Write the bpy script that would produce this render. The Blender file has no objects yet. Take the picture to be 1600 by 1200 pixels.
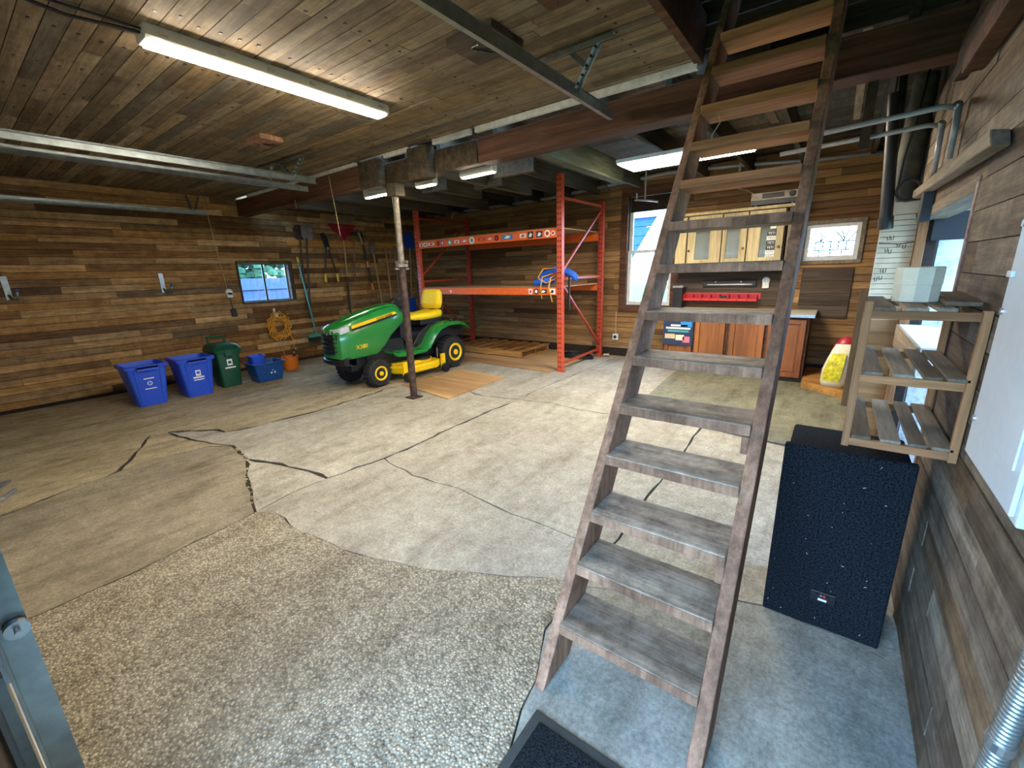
import bpy, math, random
from mathutils import Vector, Matrix
R = math.radians
sc = bpy.context.scene
col = sc.collection
rng = random.Random(7)

# ------------------------------------------------------------------ camera, sky, exposure
cam_d = bpy.data.cameras.new('camera')
cam_d.sensor_fit = 'HORIZONTAL'; cam_d.sensor_width = 36.0
cam_d.lens = 36.0 * 666.356 / 1600.0
cam_d.clip_start = 0.02
cam = bpy.data.objects.new('camera', cam_d); col.objects.link(cam)
cam.matrix_world = (Matrix.Translation((0, 0, 1.55)) @ Matrix.Rotation(R(37.048), 4, 'Z')
                    @ Matrix.Rotation(R(75.2106), 4, 'X') @ Matrix.Rotation(R(-1.861), 4, 'Z'))
sc.camera = cam
W = bpy.data.worlds.new('World'); sc.world = W; W.use_nodes = True
W.node_tree.nodes['Background'].inputs[0].default_value = (0.36, 0.62, 1.0, 1)
W.node_tree.nodes['Background'].inputs[1].default_value = 12.0
LAMP_COL = (1.0, 0.875, 0.69)
LAMP = 3.7
vs = sc.view_settings
vs.view_transform = 'Standard'; vs.look = 'None'; vs.gamma = 1.0; vs.use_curve_mapping = False
vs.exposure = 0.85
def portal(name, loc, rot, sx, sy):
    l = bpy.data.lights.new(name, 'AREA'); l.shape = 'RECTANGLE'; l.size = sx; l.size_y = sy; l.energy = 1.0
    l.cycles.is_portal = True
    o = bpy.data.objects.new(name, l); col.objects.link(o); o.location = loc; o.rotation_euler = rot
portal('sky_portal_entry', (-0.33, -0.27, 1.05), (R(90), 0, 0), 1.24, 2.1)          # open entry doorway
portal('sky_portal_left', (-8.4, 3.72, 1.5), (0, R(-90), 0), 0.66, 0.9)
portal('sky_portal_tall', (-2.57, 7.45, 1.8), (R(-90), 0, 0), 0.72, 1.75)
portal('sky_portal_leaded', (-0.14, 7.45, 1.8), (R(-90), 0, 0), 0.56, 0.45)
portal('sky_portal_alcove', (1.40, 3.37, 1.62), (0, R(90), 0), 1.55, 1.35)

# ------------------------------------------------------------------ helpers
def lin(h):
    h = h.lstrip('#'); v = [int(h[i:i+2], 16) / 255 for i in (0, 2, 4)]
    return tuple(x / 12.92 if x <= 0.04045 else ((x + 0.055) / 1.055) ** 2.4 for x in v) + (1.0,)

class MB:
    def __init__(s): s.v = []; s.f = []
    def add(s, vs_, fs):
        n = len(s.v); s.v += [tuple(p) for p in vs_]; s.f += [tuple(i + n for i in f) for f in fs]; return s
    def box(s, x0, x1, y0, y1, z0, z1):
        return s.add([(x0,y0,z0),(x1,y0,z0),(x1,y1,z0),(x0,y1,z0),(x0,y0,z1),(x1,y0,z1),(x1,y1,z1),(x0,y1,z1)],
                     [(0,3,2,1),(4,5,6,7),(0,1,5,4),(1,2,6,5),(2,3,7,6),(3,0,4,7)])
    def bar(s, p0, p1, w, h, up=(0,0,1)):
        p0 = Vector(p0); p1 = Vector(p1); d = (p1 - p0).normalized(); u = Vector(up)
        if abs(d.dot(u)) > .99: u = Vector((0, 1, 0))
        a = d.cross(u).normalized(); b = a.cross(d)
        q = [(-1,-1),(1,-1),(1,1),(-1,1)]
        vs_ = [p + a*(i*w/2) + b*(j*h/2) for p in (p0, p1) for i, j in q]
        return s.add(vs_, [(0,1,2,3),(7,6,5,4),(0,4,5,1),(1,5,6,2),(2,6,7,3),(3,7,4,0)])
    def tube(s, path, r, n=8, closed=False, caps=True):
        P = [Vector(p) for p in path]; m = len(P); rr = r if isinstance(r, (list, tuple)) else [r]*m
        rings = []; prev = None
        for i in range(m):
            if closed: d = P[(i+1) % m] - P[i-1]
            else: d = P[min(i+1, m-1)] - P[max(i-1, 0)]
            d = d.normalized() if d.length > 1e-9 else Vector((0,0,1))
            if prev is None:
                u = Vector((0,0,1)) if abs(d.z) < .9 else Vector((1,0,0))
                a = d.cross(u).normalized()
            else:
                a = (prev - d*prev.dot(d)); a = a.normalized() if a.length > 1e-6 else d.orthogonal().normalized()
            prev = a; b = d.cross(a)
            rings.append([P[i] + (a*math.cos(2*math.pi*k/n) + b*math.sin(2*math.pi*k/n))*rr[i] for k in range(n)])
        vs_ = [v for g in rings for v in g]; fs = []
        for i in range(m if closed else m-1):
            j = (i+1) % m
            for k in range(n): fs.append((i*n+k, i*n+(k+1) % n, j*n+(k+1) % n, j*n+k))
        if caps and not closed: fs += [tuple(range(n-1, -1, -1)), tuple((m-1)*n+k for k in range(n))]
        return s.add(vs_, fs)
    def cyl(s, p0, p1, r0, r1=None, n=16): return s.tube([p0, p1], [r0, r0 if r1 is None else r1], n)
    def lathe(s, c, axis, prof, n=20):
        ax = Vector(axis).normalized(); a = ax.orthogonal().normalized(); b = ax.cross(a); c = Vector(c)
        vs_ = [c + ax*h + (a*math.cos(2*math.pi*k/n) + b*math.sin(2*math.pi*k/n))*max(r, 1e-4) for r, h in prof for k in range(n)]
        m = len(prof); fs = [(i*n+k, i*n+(k+1) % n, (i+1)*n+(k+1) % n, (i+1)*n+k) for i in range(m-1) for k in range(n)]
        fs += [tuple(range(n-1, -1, -1)), tuple((m-1)*n+k for k in range(n))]
        return s.add(vs_, fs)
    def prism(s, poly, axis, d0, d1):
        def P(u, v, d): return {'x': (d,u,v), 'y': (u,d,v), 'z': (u,v,d)}[axis]
        n = len(poly); vs_ = [P(u, v, d0) for u, v in poly] + [P(u, v, d1) for u, v in poly]
        return s.add(vs_, [tuple(range(n-1,-1,-1)), tuple(range(n, 2*n))] + [(i, (i+1) % n, n+(i+1) % n, n+i) for i in range(n)])
    def loft(s, rings, caps=True, closed=True):
        n = len(rings[0]); m = len(rings); vs_ = [p for r in rings for p in r]
        fs = [(i*n+k, i*n+(k+1) % n, (i+1)*n+(k+1) % n, (i+1)*n+k) for i in range(m-1) for k in range(n if closed else n-1)]
        if caps: fs += [tuple(range(n-1,-1,-1)), tuple((m-1)*n+k for k in range(n))]
        return s.add(vs_, fs)
    def ball(s, c, rx, ry=None, rz=None, n=12, m=8):
        ry = rx if ry is None else ry; rz = rx if rz is None else rz
        rings = [[(c[0]+rx*math.sin(t)*math.cos(p), c[1]+ry*math.sin(t)*math.sin(p), c[2]+rz*math.cos(t))
                  for p in [2*math.pi*k/n for k in range(n)]] for t in [max(.02, min(math.pi-.02, math.pi*i/m)) for i in range(m+1)]]
        return s.loft(rings)

def mesh(name, mb):
    import bmesh
    me = bpy.data.meshes.new(name); me.from_pydata(mb.v, [], mb.f)
    bm = bmesh.new(); bm.from_mesh(me); bmesh.ops.recalc_face_normals(bm, faces=bm.faces); bm.to_mesh(me); bm.free()
    return me

def wloc(o):
    v = Vector((0, 0, 0))
    while o is not None: v += o.location; o = o.parent
    return v
def obj(name, mb, mat, parent=None, bevel=0, smooth=False, local=False, label=None, kind=None, sub=0):
    off = Vector((0,0,0)) if (parent is None or local) else wloc(parent)
    if off.length > 0: mb.v = [(p[0]-off.x, p[1]-off.y, p[2]-off.z) for p in mb.v]
    me = mesh(name, mb); me.materials.append(mat)
    o = bpy.data.objects.new(name, me); col.objects.link(o)
    if parent is not None: o.parent = parent
    if smooth:
        for p in me.polygons: p.use_smooth = True
    if bevel:
        b = o.modifiers.new('bevel', 'BEVEL'); b.width = bevel; b.segments = 2; b.limit_method = 'ANGLE'; b.angle_limit = R(40)
        if smooth: b.harden_normals = False
    if sub:
        b = o.modifiers.new('sub', 'SUBSURF'); b.levels = sub; b.render_levels = sub
    if smooth == 'auto':
        try: me.set_sharp_from_angle(angle=R(38))
        except Exception: pass
    if label: o['label'] = label
    if kind: o['kind'] = kind
    return o
def tag(o, label, cat, group=None, kind=None):
    o['label'] = label; o['category'] = cat
    if group: o['group'] = group
    if kind: o['kind'] = kind
    return o
def thing(name, label, cat, loc=(0,0,0), group=None, kind=None, rot=None):
    o = bpy.data.objects.new(name, None); col.objects.link(o); o.location = loc; o.empty_display_size = .1
    if rot: o.rotation_euler = rot
    return tag(o, label, cat, group, kind)
def dup(root, loc, label=None):
    r = root.copy(); col.objects.link(r); r.location = loc
    if label: r['label'] = label
    for ch in list(root.children):
        c = ch.copy(); col.objects.link(c); c.parent = r
        for g in ch.children:
            d = g.copy(); col.objects.link(d); d.parent = c
    return r

# ------------------------------------------------------------------ materials
def base(name):
    m = bpy.data.materials.new(name); m.use_nodes = True; nt = m.node_tree
    return m, nt, nt.nodes['Principled BSDF']
def N(nt, t, **k):
    n = nt.nodes.new(t)
    for a, v in k.items(): setattr(n, a, v)
    return n
def ramp(nt, src, stops, interp='LINEAR'):
    r = N(nt, 'ShaderNodeValToRGB'); r.color_ramp.interpolation = interp; e = r.color_ramp.elements
    while len(e) < len(stops): e.new(.5)
    for i, (p, c) in enumerate(stops): e[i].position = p; e[i].color = c
    nt.links.new(src, r.inputs[0]); return r.outputs[0]
def mix(nt, fac, a, b, mode='MIX'):
    n = N(nt, 'ShaderNodeMix', data_type='RGBA', blend_type=mode)
    L = nt.links
    if isinstance(fac, (int, float)): n.inputs[0].default_value = fac
    else: L.new(fac, n.inputs[0])
    for s, i in ((a, 6), (b, 7)):
        if isinstance(s, tuple): n.inputs[i].default_value = s
        else: L.new(s, n.inputs[i])
    return n.outputs[2]
def noise(nt, vec, scale, detail=3, rough=.55):
    n = N(nt, 'ShaderNodeTexNoise'); n.inputs['Scale'].default_value = scale
    n.inputs['Detail'].default_value = detail; n.inputs['Roughness'].default_value = rough
    nt.links.new(vec, n.inputs['Vector']); return n.outputs[0]
def bump(nt, b, h, strength=.3, dist=.01):
    n = N(nt, 'ShaderNodeBump'); n.inputs['Strength'].default_value = strength; n.inputs['Distance'].default_value = dist
    nt.links.new(h, n.inputs['Height']); nt.links.new(n.outputs[0], b.inputs['Normal'])
def wood(name, tones, axis, grain=1.0, rough=.75, dark=.45, spec=.25, blotch=0.0):
    """tones: list of hex picked per plank; axis: 0/1/2 the grain runs along"""
    m, nt, b = base(name); L = nt.links
    g = N(nt, 'ShaderNodeNewGeometry'); oi = N(nt, 'ShaderNodeObjectInfo')
    st = [26.0*grain]*3; st[axis] = 1.6*grain
    v1 = N(nt, 'ShaderNodeVectorMath', operation='MULTIPLY'); L.new(g.outputs['Position'], v1.inputs[0]); v1.inputs[1].default_value = st
    k = N(nt, 'ShaderNodeMath', operation='MULTIPLY'); L.new(oi.outputs['Random'], k.inputs[0]); k.inputs[1].default_value = 91.7
    v2 = N(nt, 'ShaderNodeVectorMath', operation='ADD'); L.new(v1.outputs[0], v2.inputs[0]); L.new(k.outputs[0], v2.inputs[1])
    n1 = noise(nt, v2.outputs[0], 1.0, 6, .7)
    n2 = noise(nt, v2.outputs[0], .16, 4, .6)
    n3 = noise(nt, v2.outputs[0], 3.4, 3, .6)
    tl = ramp(nt, oi.outputs['Random'], [((i+.5)/len(tones), lin(t)) for i, t in enumerate(tones)], 'LINEAR')
    c1 = mix(nt, ramp(nt, n1, [(.34, (0,0,0,1)), (.64, (1,1,1,1))]), mix(nt, 1.0, tl, (dark, dark*.94, dark*.88, 1), 'MULTIPLY'), tl)
    c1 = mix(nt, 1.0, c1, ramp(nt, n3, [(.3, (.72,.71,.70,1)), (.7, (1.15,1.15,1.15,1))]), 'MULTIPLY')
    c2 = mix(nt, ramp(nt, n2, [(.38, (0,0,0,1)), (.62, (1,1,1,1))]), mix(nt, 1.0, c1, (.60, .58, .57, 1), 'MULTIPLY'), c1)
    if blotch:
        n4 = noise(nt, g.outputs['Position'], 9, 6, .75); k_ = 1-blotch
        c2 = mix(nt, 1.0, c2, ramp(nt, n4, [(.36, (k_, k_*.97, k_*.93, 1)), (.60, (1.08,1.08,1.08,1))]), 'MULTIPLY')
    L.new(c2, b.inputs['Base Color']); b.inputs['Roughness'].default_value = rough
    b.inputs['Specular IOR Level'].default_value = spec
    bump(nt, b, n1, .35, .004)
    return m
def plain(name, hexc, rough=.5, metal=0.0, spec=.5, var=.12, scale=30, bmp=0.0, coat=0.0):
    m, nt, b = base(name); g = N(nt, 'ShaderNodeNewGeometry')
    n = noise(nt, g.outputs['Position'], scale, 3)
    c = lin(hexc)
    d = tuple(x*(1-var*1.6) for x in c[:3]) + (1,); e = tuple(min(1, x*(1+var)) for x in c[:3]) + (1,)
    nt.links.new(ramp(nt, n, [(.3, d), (.7, e)]), b.inputs['Base Color'])
    b.inputs['Roughness'].default_value = rough; b.inputs['Metallic'].default_value = metal
    b.inputs['Specular IOR Level'].default_value = spec
    if coat: b.inputs['Coat Weight'].default_value = coat
    if bmp: bump(nt, b, n, bmp, .003)
    return m
def worn(name, a, bcol, rough=.6, metal=0.0, scale=18, lo=.45, hi=.62):
    m, nt, b = base(name); g = N(nt, 'ShaderNodeNewGeometry')
    n = noise(nt, g.outputs['Position'], scale, 5, .65)
    nt.links.new(ramp(nt, n, [(lo, lin(a)), (hi, lin(bcol))]), b.inputs['Base Color'])
    b.inputs['Roughness'].default_value = rough; b.inputs['Metallic'].default_value = metal
    bump(nt, b, n, .2, .003); return m
def emit(name, colr, strength):
    m, nt, b = base(name); b.inputs['Base Color'].default_value = (.8,.8,.8,1)
    b.inputs['Emission Color'].default_value = (*colr, 1); b.inputs['Emission Strength'].default_value = strength
    return m
def glassy(name, tint=(1,1,1,1), refl=.07, rough=.02):
    m, nt, b = base(name); nt.nodes.remove(b); out = nt.nodes['Material Output']
    t = N(nt, 'ShaderNodeBsdfTransparent'); t.inputs[0].default_value = tint
    g = N(nt, 'ShaderNodeBsdfGlossy'); g.inputs['Roughness'].default_value = rough
    x = N(nt, 'ShaderNodeMixShader'); x.inputs[0].default_value = refl
    nt.links.new(t.outputs[0], x.inputs[1]); nt.links.new(g.outputs[0], x.inputs[2]); nt.links.new(x.outputs[0], out.inputs[0])
    return m
def concrete(name, a, b2, stain, scale=1.0, speck=.38, bmp=.3, agg=False):
    m, nt, b = base(name); L = nt.links
    g = N(nt, 'ShaderNodeNewGeometry'); p = g.outputs['Position']
    n1 = noise(nt, p, 1.3*scale, 4, .6); n2 = noise(nt, p, 60*scale, 4, .75)
    sv = N(nt, 'ShaderNodeVectorMath', operation='MULTIPLY'); L.new(p, sv.inputs[0]); sv.inputs[1].default_value = (5.0, 1.5, 1)
    n3 = noise(nt, sv.outputs[0], 1.0, 6, .72); n5 = noise(nt, p, 11, 5, .75)
    c = ramp(nt, n1, [(.34, lin(a)), (.66, lin(b2))])
    c = mix(nt, ramp(nt, n3, [(.47, (0,0,0,1)), (.72, (.85,.85,.85,1))]), c, lin(stain))
    c = mix(nt, 1.0, c, ramp(nt, n5, [(.32, (.74,.73,.71,1)), (.68, (1.14,1.14,1.13,1))]), 'MULTIPLY')
    if agg:
        v = N(nt, 'ShaderNodeTexVoronoi'); v.inputs['Scale'].default_value = 90; L.new(p, v.inputs['Vector'])
        n4 = noise(nt, p, 120, 2)
        sp = ramp(nt, v.outputs['Distance'], [(.12, (1.3,1.29,1.26,1)), (.5, (.62,.6,.57,1))])
        c = mix(nt, 1.0, c, sp, 'MULTIPLY')
        vc = ramp(nt, N_sep(nt, v.outputs['Color']), [(0, (.55,.53,.51,1)), (.5, (1,1,1,1)), (1, (1.3,1.28,1.25,1))])
        c = mix(nt, 1.0, c, vc, 'MULTIPLY')
        inv = N(nt, 'ShaderNodeMath', operation='SUBTRACT'); inv.inputs[0].default_value = 1; L.new(v.outputs['Distance'], inv.inputs[1])
        bump(nt, b, inv.outputs[0], .8, .012)
    else:
        sp = ramp(nt, n2, [(.3, (1-speck, 1-speck, 1-speck, 1)), (.7, (1+speck*.6,)*3 + (1,))])
        c = mix(nt, 1.0, c, sp, 'MULTIPLY')
        bump(nt, b, n2, bmp, .006)
    L.new(c, b.inputs['Base Color']); b.inputs['Roughness'].default_value = .8; b.inputs['Specular IOR Level'].default_value = .3
    return m
def N_sep(nt, c):
    s = N(nt, 'ShaderNodeSeparateColor'); nt.links.new(c, s.inputs[0]); return s.outputs[0]

M = {}
M['wl'] = wood('left_wall_wood', ['8a6238','e4b878','b88a52','d4a868','76522e','ecc68c','a88c68','dcb074','8c7a5c','cc9c5c','6e563c','e0b47c'], 1, dark=.6, blotch=.3)
M['wf'] = wood('far_wall_wood', ['86623c','c09664','a07a4c','b48c58','705030','cca470','8c7454','b88e58'], 0, dark=.58)
M['wr'] = wood('right_wall_wood', ['8e8070','a69a88','7c6c5c','988a78','746454','b0a492','887258'], 1, .9, dark=.45, blotch=.4)
M['wc'] = wood('ceiling_wood', ['968468','ac9a7c','887860','a29072','b6a688','7e705a','a8906a','7a7262'], 0, dark=.6, blotch=.25)
M['dk'] = plain('dark_backing', '2a2018', .9, var=.3)
M['beam'] = wood('beam_wood', ['6a4a38','74523e','6e4e3c'], 0, .6)
M['joist'] = wood('joist_wood', ['4c4436','5e5444','564a3a','6a6250'], 1, .6)
M['jgreen'] = wood('green_joist', ['5c6450'], 1, .6)
M['ladS'] = wood('ladder_stringer', ['b4886c','b88c70'], 2, .7, dark=.6, blotch=.4)
M['ladT'] = wood('ladder_tread', ['b2a492','a69886','baac9a','ae9e8a'], 0, .8, dark=.6, blotch=.5)
M['ladTop'] = wood('ladder_tread_upper', ['c48c60','b4784e','cc9464'], 0, .8, dark=.6)  # browner tones for the upper treads
M['cabw'] = wood('cabinet_oak', ['a86a34','b0703a','a4642e'], 2, .6, dark=.75, rough=.4, spec=.5)
M['pine'] = wood('pine_strip', ['bc8658','c49064','ae7a4c'], 1, .7, dark=.6)
M['pinez'] = wood('pine_post', ['bc8658','c49064','ae7a4c'], 2, .7, dark=.6)
M['pinex'] = wood('pine_rail', ['b88458','bc8a60','a87650'], 0, .7, dark=.6)
M['slat'] = wood('grey_slat', ['8f8474','9a8e7c','a49884','877864'], 1, .8, dark=.6)
M['railw'] = wood('tool_rail_wood', ['d89a48','dca050'], 1, .7, dark=.7)
M['ply'] = wood('plywood', ['c8a276','c09a6c','cca878'], 0, .4, dark=.8)
M['palw'] = wood('pallet_wood', ['c08a48','b88040','c89450'], 0, .7, dark=.6)
M['cream'] = wood('cream_pine', ['e0cfa0','dccb9a'], 2, .6, dark=.88, rough=.5)
M['grayw'] = wood('grey_board', ['5e5248','685a4c'], 0, .7)
M['white'] = plain('white_paint', 'd8d6d0', .5, var=.06)
M['wtrim'] = worn('white_flaked_paint', 'c9c9c2', 'e0e0da', .6)
M['galv'] = plain('galvanised_steel', '9aa3a4', .35, .85, var=.15, scale=14)
M['steel'] = plain('bright_steel', 'b8babc', .3, .9, var=.1)
M['pipe'] = plain('grey_conduit', 'a0a2a4', .45, .3, var=.1)
M['black'] = plain('black_plastic', '141416', .45, var=.2)
M['rubber'] = plain('tyre_rubber', '1c1c1c', .75, var=.25, scale=60, bmp=.2)
M['green'] = plain('mower_green', '1f7a34', .25, spec=.6, var=.05, coat=.5)
M['yellow'] = plain('mower_yellow', 'f2c60c', .4, var=.05)
M['yseat'] = plain('seat_yellow', 'f4cc10', .55, var=.05)
M['orange'] = plain('rack_orange', 'c9502e', .4, var=.12, spec=.5)
M['beamor'] = plain('rack_beam_orange', 'e8692a', .4, var=.08, spec=.5)
M['redor'] = worn('rack_red', 'a83a22', 'b84a2c', .45)
M['bin'] = plain('recycling_blue', '2b55d0', .4, var=.05)
M['bin2'] = plain('recycling_navy', '1a4c8c', .4, var=.06)
M['gbin'] = plain('bin_green', '0d4a30', .45, var=.08)
M['obkt'] = plain('bucket_orange', 'e87a1c', .45, var=.05)
M['cord'] = plain('cord_yellow', 'e0a030', .5, var=.1)
M['rope'] = plain('rope_tan', 'c8b088', .8, var=.15)
M['dkmetal'] = worn('rusty_post', '3c2a22', '5c463a', .6, .3)
M['gpost'] = worn('grey_post', '7c7468', '9a9286', .5, .5)
M['red'] = plain('red_plastic', 'd03028', .4, var=.06)
M['rakered'] = plain('rake_red', 'a82030', .4, var=.06)
M['carpet'] = plain('speaker_carpet', '1d2126', .95, var=.75, scale=140, bmp=.8, spec=.1)
M['mat'] = plain('mat_carpet', '1c1f22', .95, var=.8, scale=160, bmp=.8, spec=.1)
M['matedge'] = plain('mat_rubber', '2c302e', .8, var=.15)
M['wmetal'] = plain('panel_white_metal', 'c6cacc', .35, var=.03, spec=.5)
M['pane'] = glassy('window_glass')
M['lead'] = plain('lead_came', '3a3a3a', .5, .6)
M['teal'] = plain('broom_teal', '3f8f80', .5, var=.08)
M['bluep'] = plain('shovel_blue', '1f4fb0', .45, var=.08)
M['bluefab'] = plain('blue_foam', '1d5ec8', .6, var=.12)
M['tarp'] = worn('tarp_green', '2c3028', '4c4a3a', .7, scale=5)
M['tan'] = plain('tan_handle', 'b08c58', .6, var=.15)
M['orgrip'] = plain('orange_grip', 'e07a20', .5, var=.05)
M['ygrip'] = plain('yellow_grip', 'e8c020', .5, var=.05)
M['peg'] = plain('pegboard', 'cbb898', .7, var=.12, scale=8)
M['flaky'] = worn('flaked_white_board', 'c8d0d4', '8a9098', .7, scale=22, lo=.5, hi=.7)
M['drum'] = plain('cream_box', 'dcd6bc', .25, var=.04, spec=.6)
M['pinkw'] = worn('pinkish_jamb', '8a5c50', 'a8988c', .7)
M['knob'] = plain('wood_knob', 'b8824a', .4)
M['brass'] = plain('dark_knob', '5a4a34', .4, .6)
M['txtw'] = plain('white_print', 'e8e8e4', .6, var=.02)
M['txtd'] = plain('dark_print', '1c2018', .6, var=.02)
M['conA'] = concrete('slab_warm', '9a8c6e', 'b2a486', '64543c')
M['conB'] = concrete('slab_grey', '989386', 'aea99c', '7c7466')
M['conC'] = concrete('slab_dark', '847a68', '988e7a', '544a3c')
M['conD'] = concrete('slab_blue', '8c8d84', '9c9d94', '66655c')
M['conE'] = concrete('slab_painted', '6f6f60', '85846f', '4c4a3c')
M['agg'] = concrete('exposed_aggregate', 'aaa28e', 'bcb5a2', '8c8270', agg=True)
M['dirt'] = plain('crack_dirt', '2c231a', .95, var=.4, scale=40)
M['lamp'] = emit('lamp_diffuser', LAMP_COL, 26*LAMP)
M['lamp2'] = emit('lamp_diffuser_far', LAMP_COL, 14*LAMP)
M['lamp3'] = emit('lamp_diffuser_small', LAMP_COL, 16*LAMP)
M['lampside'] = plain('lamp_housing', 'c8c4b4', .4, var=.04)
M['grass'] = plain('lawn', '40602c', .9, var=.3, scale=6)
M['leaf'] = plain('foliage', '2c5a3c', .8, var=.4, scale=5)
M['siding'] = plain('blue_siding', '1c4f98', .7, var=.08)
M['fence'] = plain('blue_grey_fence', '46587c', .8, var=.12)

# ------------------------------------------------------------------ structure
UNIT = mesh('plank', MB().box(-.5,.5,-.5,.5,-.5,.5))
UM = {}
def unit(mat):
    if mat.name not in UM:
        me = UNIT.copy(); me.name = 'plank'; me.materials.append(mat); UM[mat.name] = me
    return UM[mat.name]
def piece(name, mat, parent, c, size, rot=None):
    o = bpy.data.objects.new(name, unit(mat)); col.objects.link(o); o.parent = parent
    o.location = c; o.scale = size
    if rot: o.rotation_euler = rot
    return o
def planks(parent, mat, along, plane, face, thick, s0, s1, r0, r1, rh, lmin, lmax, holes=(), gap=.0035, name='plank'):
    """rows of boards; along: axis the boards run, plane: axis of the wall normal, face: coordinate of the visible face"""
    row = 3 - along - plane; sgn = 1 if thick > 0 else -1; out = []
    n = max(1, round((r1-r0)/rh)); rh = (r1-r0)/n
    for i in range(n):
        rc = r0 + (i+.5)*rh
        cuts = [(h[0], h[1]) for h in holes if h[2] < rc < h[3]]
        s = s0 - rng.uniform(0, lmin*.8)
        while s < s1:
            e = s + rng.uniform(lmin, lmax)
            if s1 - e < .25: e = s1
            a, b = max(s, s0), min(e, s1); s = e
            segs = [(a, b)]
            for h0, h1 in cuts:
                ns = []
                for p, q in segs:
                    if h1 <= p or h0 >= q: ns.append((p, q)); continue
                    if h0 - p > .03: ns.append((p, h0))
                    if q - h1 > .03: ns.append((h1, q))
                segs = ns
            for p, q in segs:
                if q - p < .03: continue
                dz = rng.uniform(-.003, .0015)
                c = [0,0,0]; sz = [0,0,0]
                c[along] = (p+q)/2; sz[along] = q-p-.002
                c[row] = rc; sz[row] = rh-gap
                c[plane] = face + thick/2 + sgn*dz*-1; sz[plane] = abs(thick)
                out.append(piece(name, mat, parent, c, sz))
    return out
def wall_boxes(mb, along, plane, d0, d1, s0, s1, z0, z1, holes):
    """solid wall with rectangular openings (s0,s1,z0,z1)"""
    xs = sorted({s0, s1, *[h[0] for h in holes], *[h[1] for h in holes]})
    zs = sorted({z0, z1, *[h[2] for h in holes], *[h[3] for h in holes]})
    for a, b in zip(xs, xs[1:]):
        for c, d in zip(zs, zs[1:]):
            m_, n_ = (a+b)/2, (c+d)/2
            if any(h[0] < m_ < h[1] and h[2] < n_ < h[3] for h in holes): continue
            if along == 1: mb.box(d0, d1, a, b, c, d)
            else: mb.box(a, b, d0, d1, c, d)
    return mb
def struct(name, mb, mat, label, cat, **k):
    o = obj(name, mb, mat, None, **k); return tag(o, label, cat, kind='structure')

XL, XR, YF, ZC = -8.25, 0.39, 7.30, 2.86
H1 = (3.27, 4.17, 1.17, 1.84)                 # left window (y, z)
H2 = (-2.95, -2.19, 0.92, 2.68)               # tall far window (x, z)
H3 = (-0.43, 0.16, 1.56, 2.03)                # leaded far window
HD = (2.53, 4.13, 0.0, 1.81)                  # doorway in right wall
wall_left = struct('wall_left', wall_boxes(MB(), 1, 0, XL-.14, XL-.018, -.25, YF+.12, -.05, 2.95, [H1]), M['dk'], 'left garage wall clad in reclaimed brown planks', 'wall')
planks(wall_left, M['wl'], 1, 0, XL, -.018, -.10, YF, .04, 2.95, .094, .65, 1.9, [H1], gap=.0065)
wall_far = struct('wall_far', wall_boxes(MB(), 0, 1, YF+.018, YF+.14, XL-.14, 1.4, -.05, 3.2, [H2, H3]), M['dk'], 'far garage wall of dark brown planks behind the orange rack', 'wall')
planks(wall_far, M['wf'], 0, 1, YF, .018, XL, XR+.1, .14, 2.98, .096, .7, 2.1, [H2, H3], gap=.0065)
wall_right = struct('wall_right', wall_boxes(MB(), 1, 0, XR+.018, XR+.11, -.25, YF+.12, -.05, 3.9, [HD]), M['dk'], 'right garage wall of weathered grey-brown boards', 'wall')
planks(wall_right, M['wr'], 1, 0, XR, .018, .30, YF, .02, 2.62, .1155, .5, 1.6, [HD])
struct('wall_front', wall_boxes(MB(), 0, 1, -.25, -.13, XL-.14, XR+.11, -.05, 3.9, [(-8.0,-5.25,-.05,2.45), (-4.95,-1.55,-.05,2.45), (-.95,.29,-.05,2.1)]), M['grayw'], 'front garage wall holding the garage doors and entry doorway', 'wall')
# ceilings
ceiling = struct('ceiling', MB().box(XL-.1, -.92, -.25, 3.45, ZC+.018, ZC+.1).box(-.92, XR+.1, -.25, 1.2, ZC+.018, ZC+.1), M['dk'], 'low plank ceiling over the front half of the garage', 'ceiling')
cp = planks(ceiling, M['wc'], 0, 2, ZC, .018, XL, -.90, -.1, 3.42, .094, .7, 2.0, gap=.005)
nails = MB()
for i in range(37):
    y = -.1 + (i+.5)*3.52/37
    for k in range(13):
        x = -1.2 - k*.56 + rng.uniform(-.03, .03)
        nails.box(x-.007, x+.007, y-.007, y+.007, ZC-.003, ZC+.004)
obj('nail_heads', nails, M['black'], ceiling, kind='stuff')
loft = struct('ceiling_loft', MB().box(XL-.1, XR+.1, 3.6, YF+.1, 2.995, 3.05).box(-.98, XR+.1, -.25, 3.9, 3.85, 3.95).box(-.99,-.97,1.2,3.6,ZC+.1,3.9).box(-.97,XR+.1,1.18,1.2,ZC+.1,3.9), M['dk'], 'dark loft floor over the rear half of the garage', 'ceiling')
planks(loft, M['joist'], 0, 2, 2.98, .012, XL, XR, 3.62, YF, .16, 1.2, 2.6)
for z in (2.84, 2.98, 3.12, 3.26, 3.40, 3.54):                      # board screen above the beam, behind the ladder head
    piece('plank', M['grayw'], loft, (-.30, 3.56, z+.065), (1.36, .025, .13))
# trimmer joist along the hatch
struct('trim_hatch', MB().box(-.95, -.90, 1.2, 3.42, ZC-.02, 3.12), M['beam'], 'dark trimmer joist along the ladder hatch edge', 'joist', bevel=.004)

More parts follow.
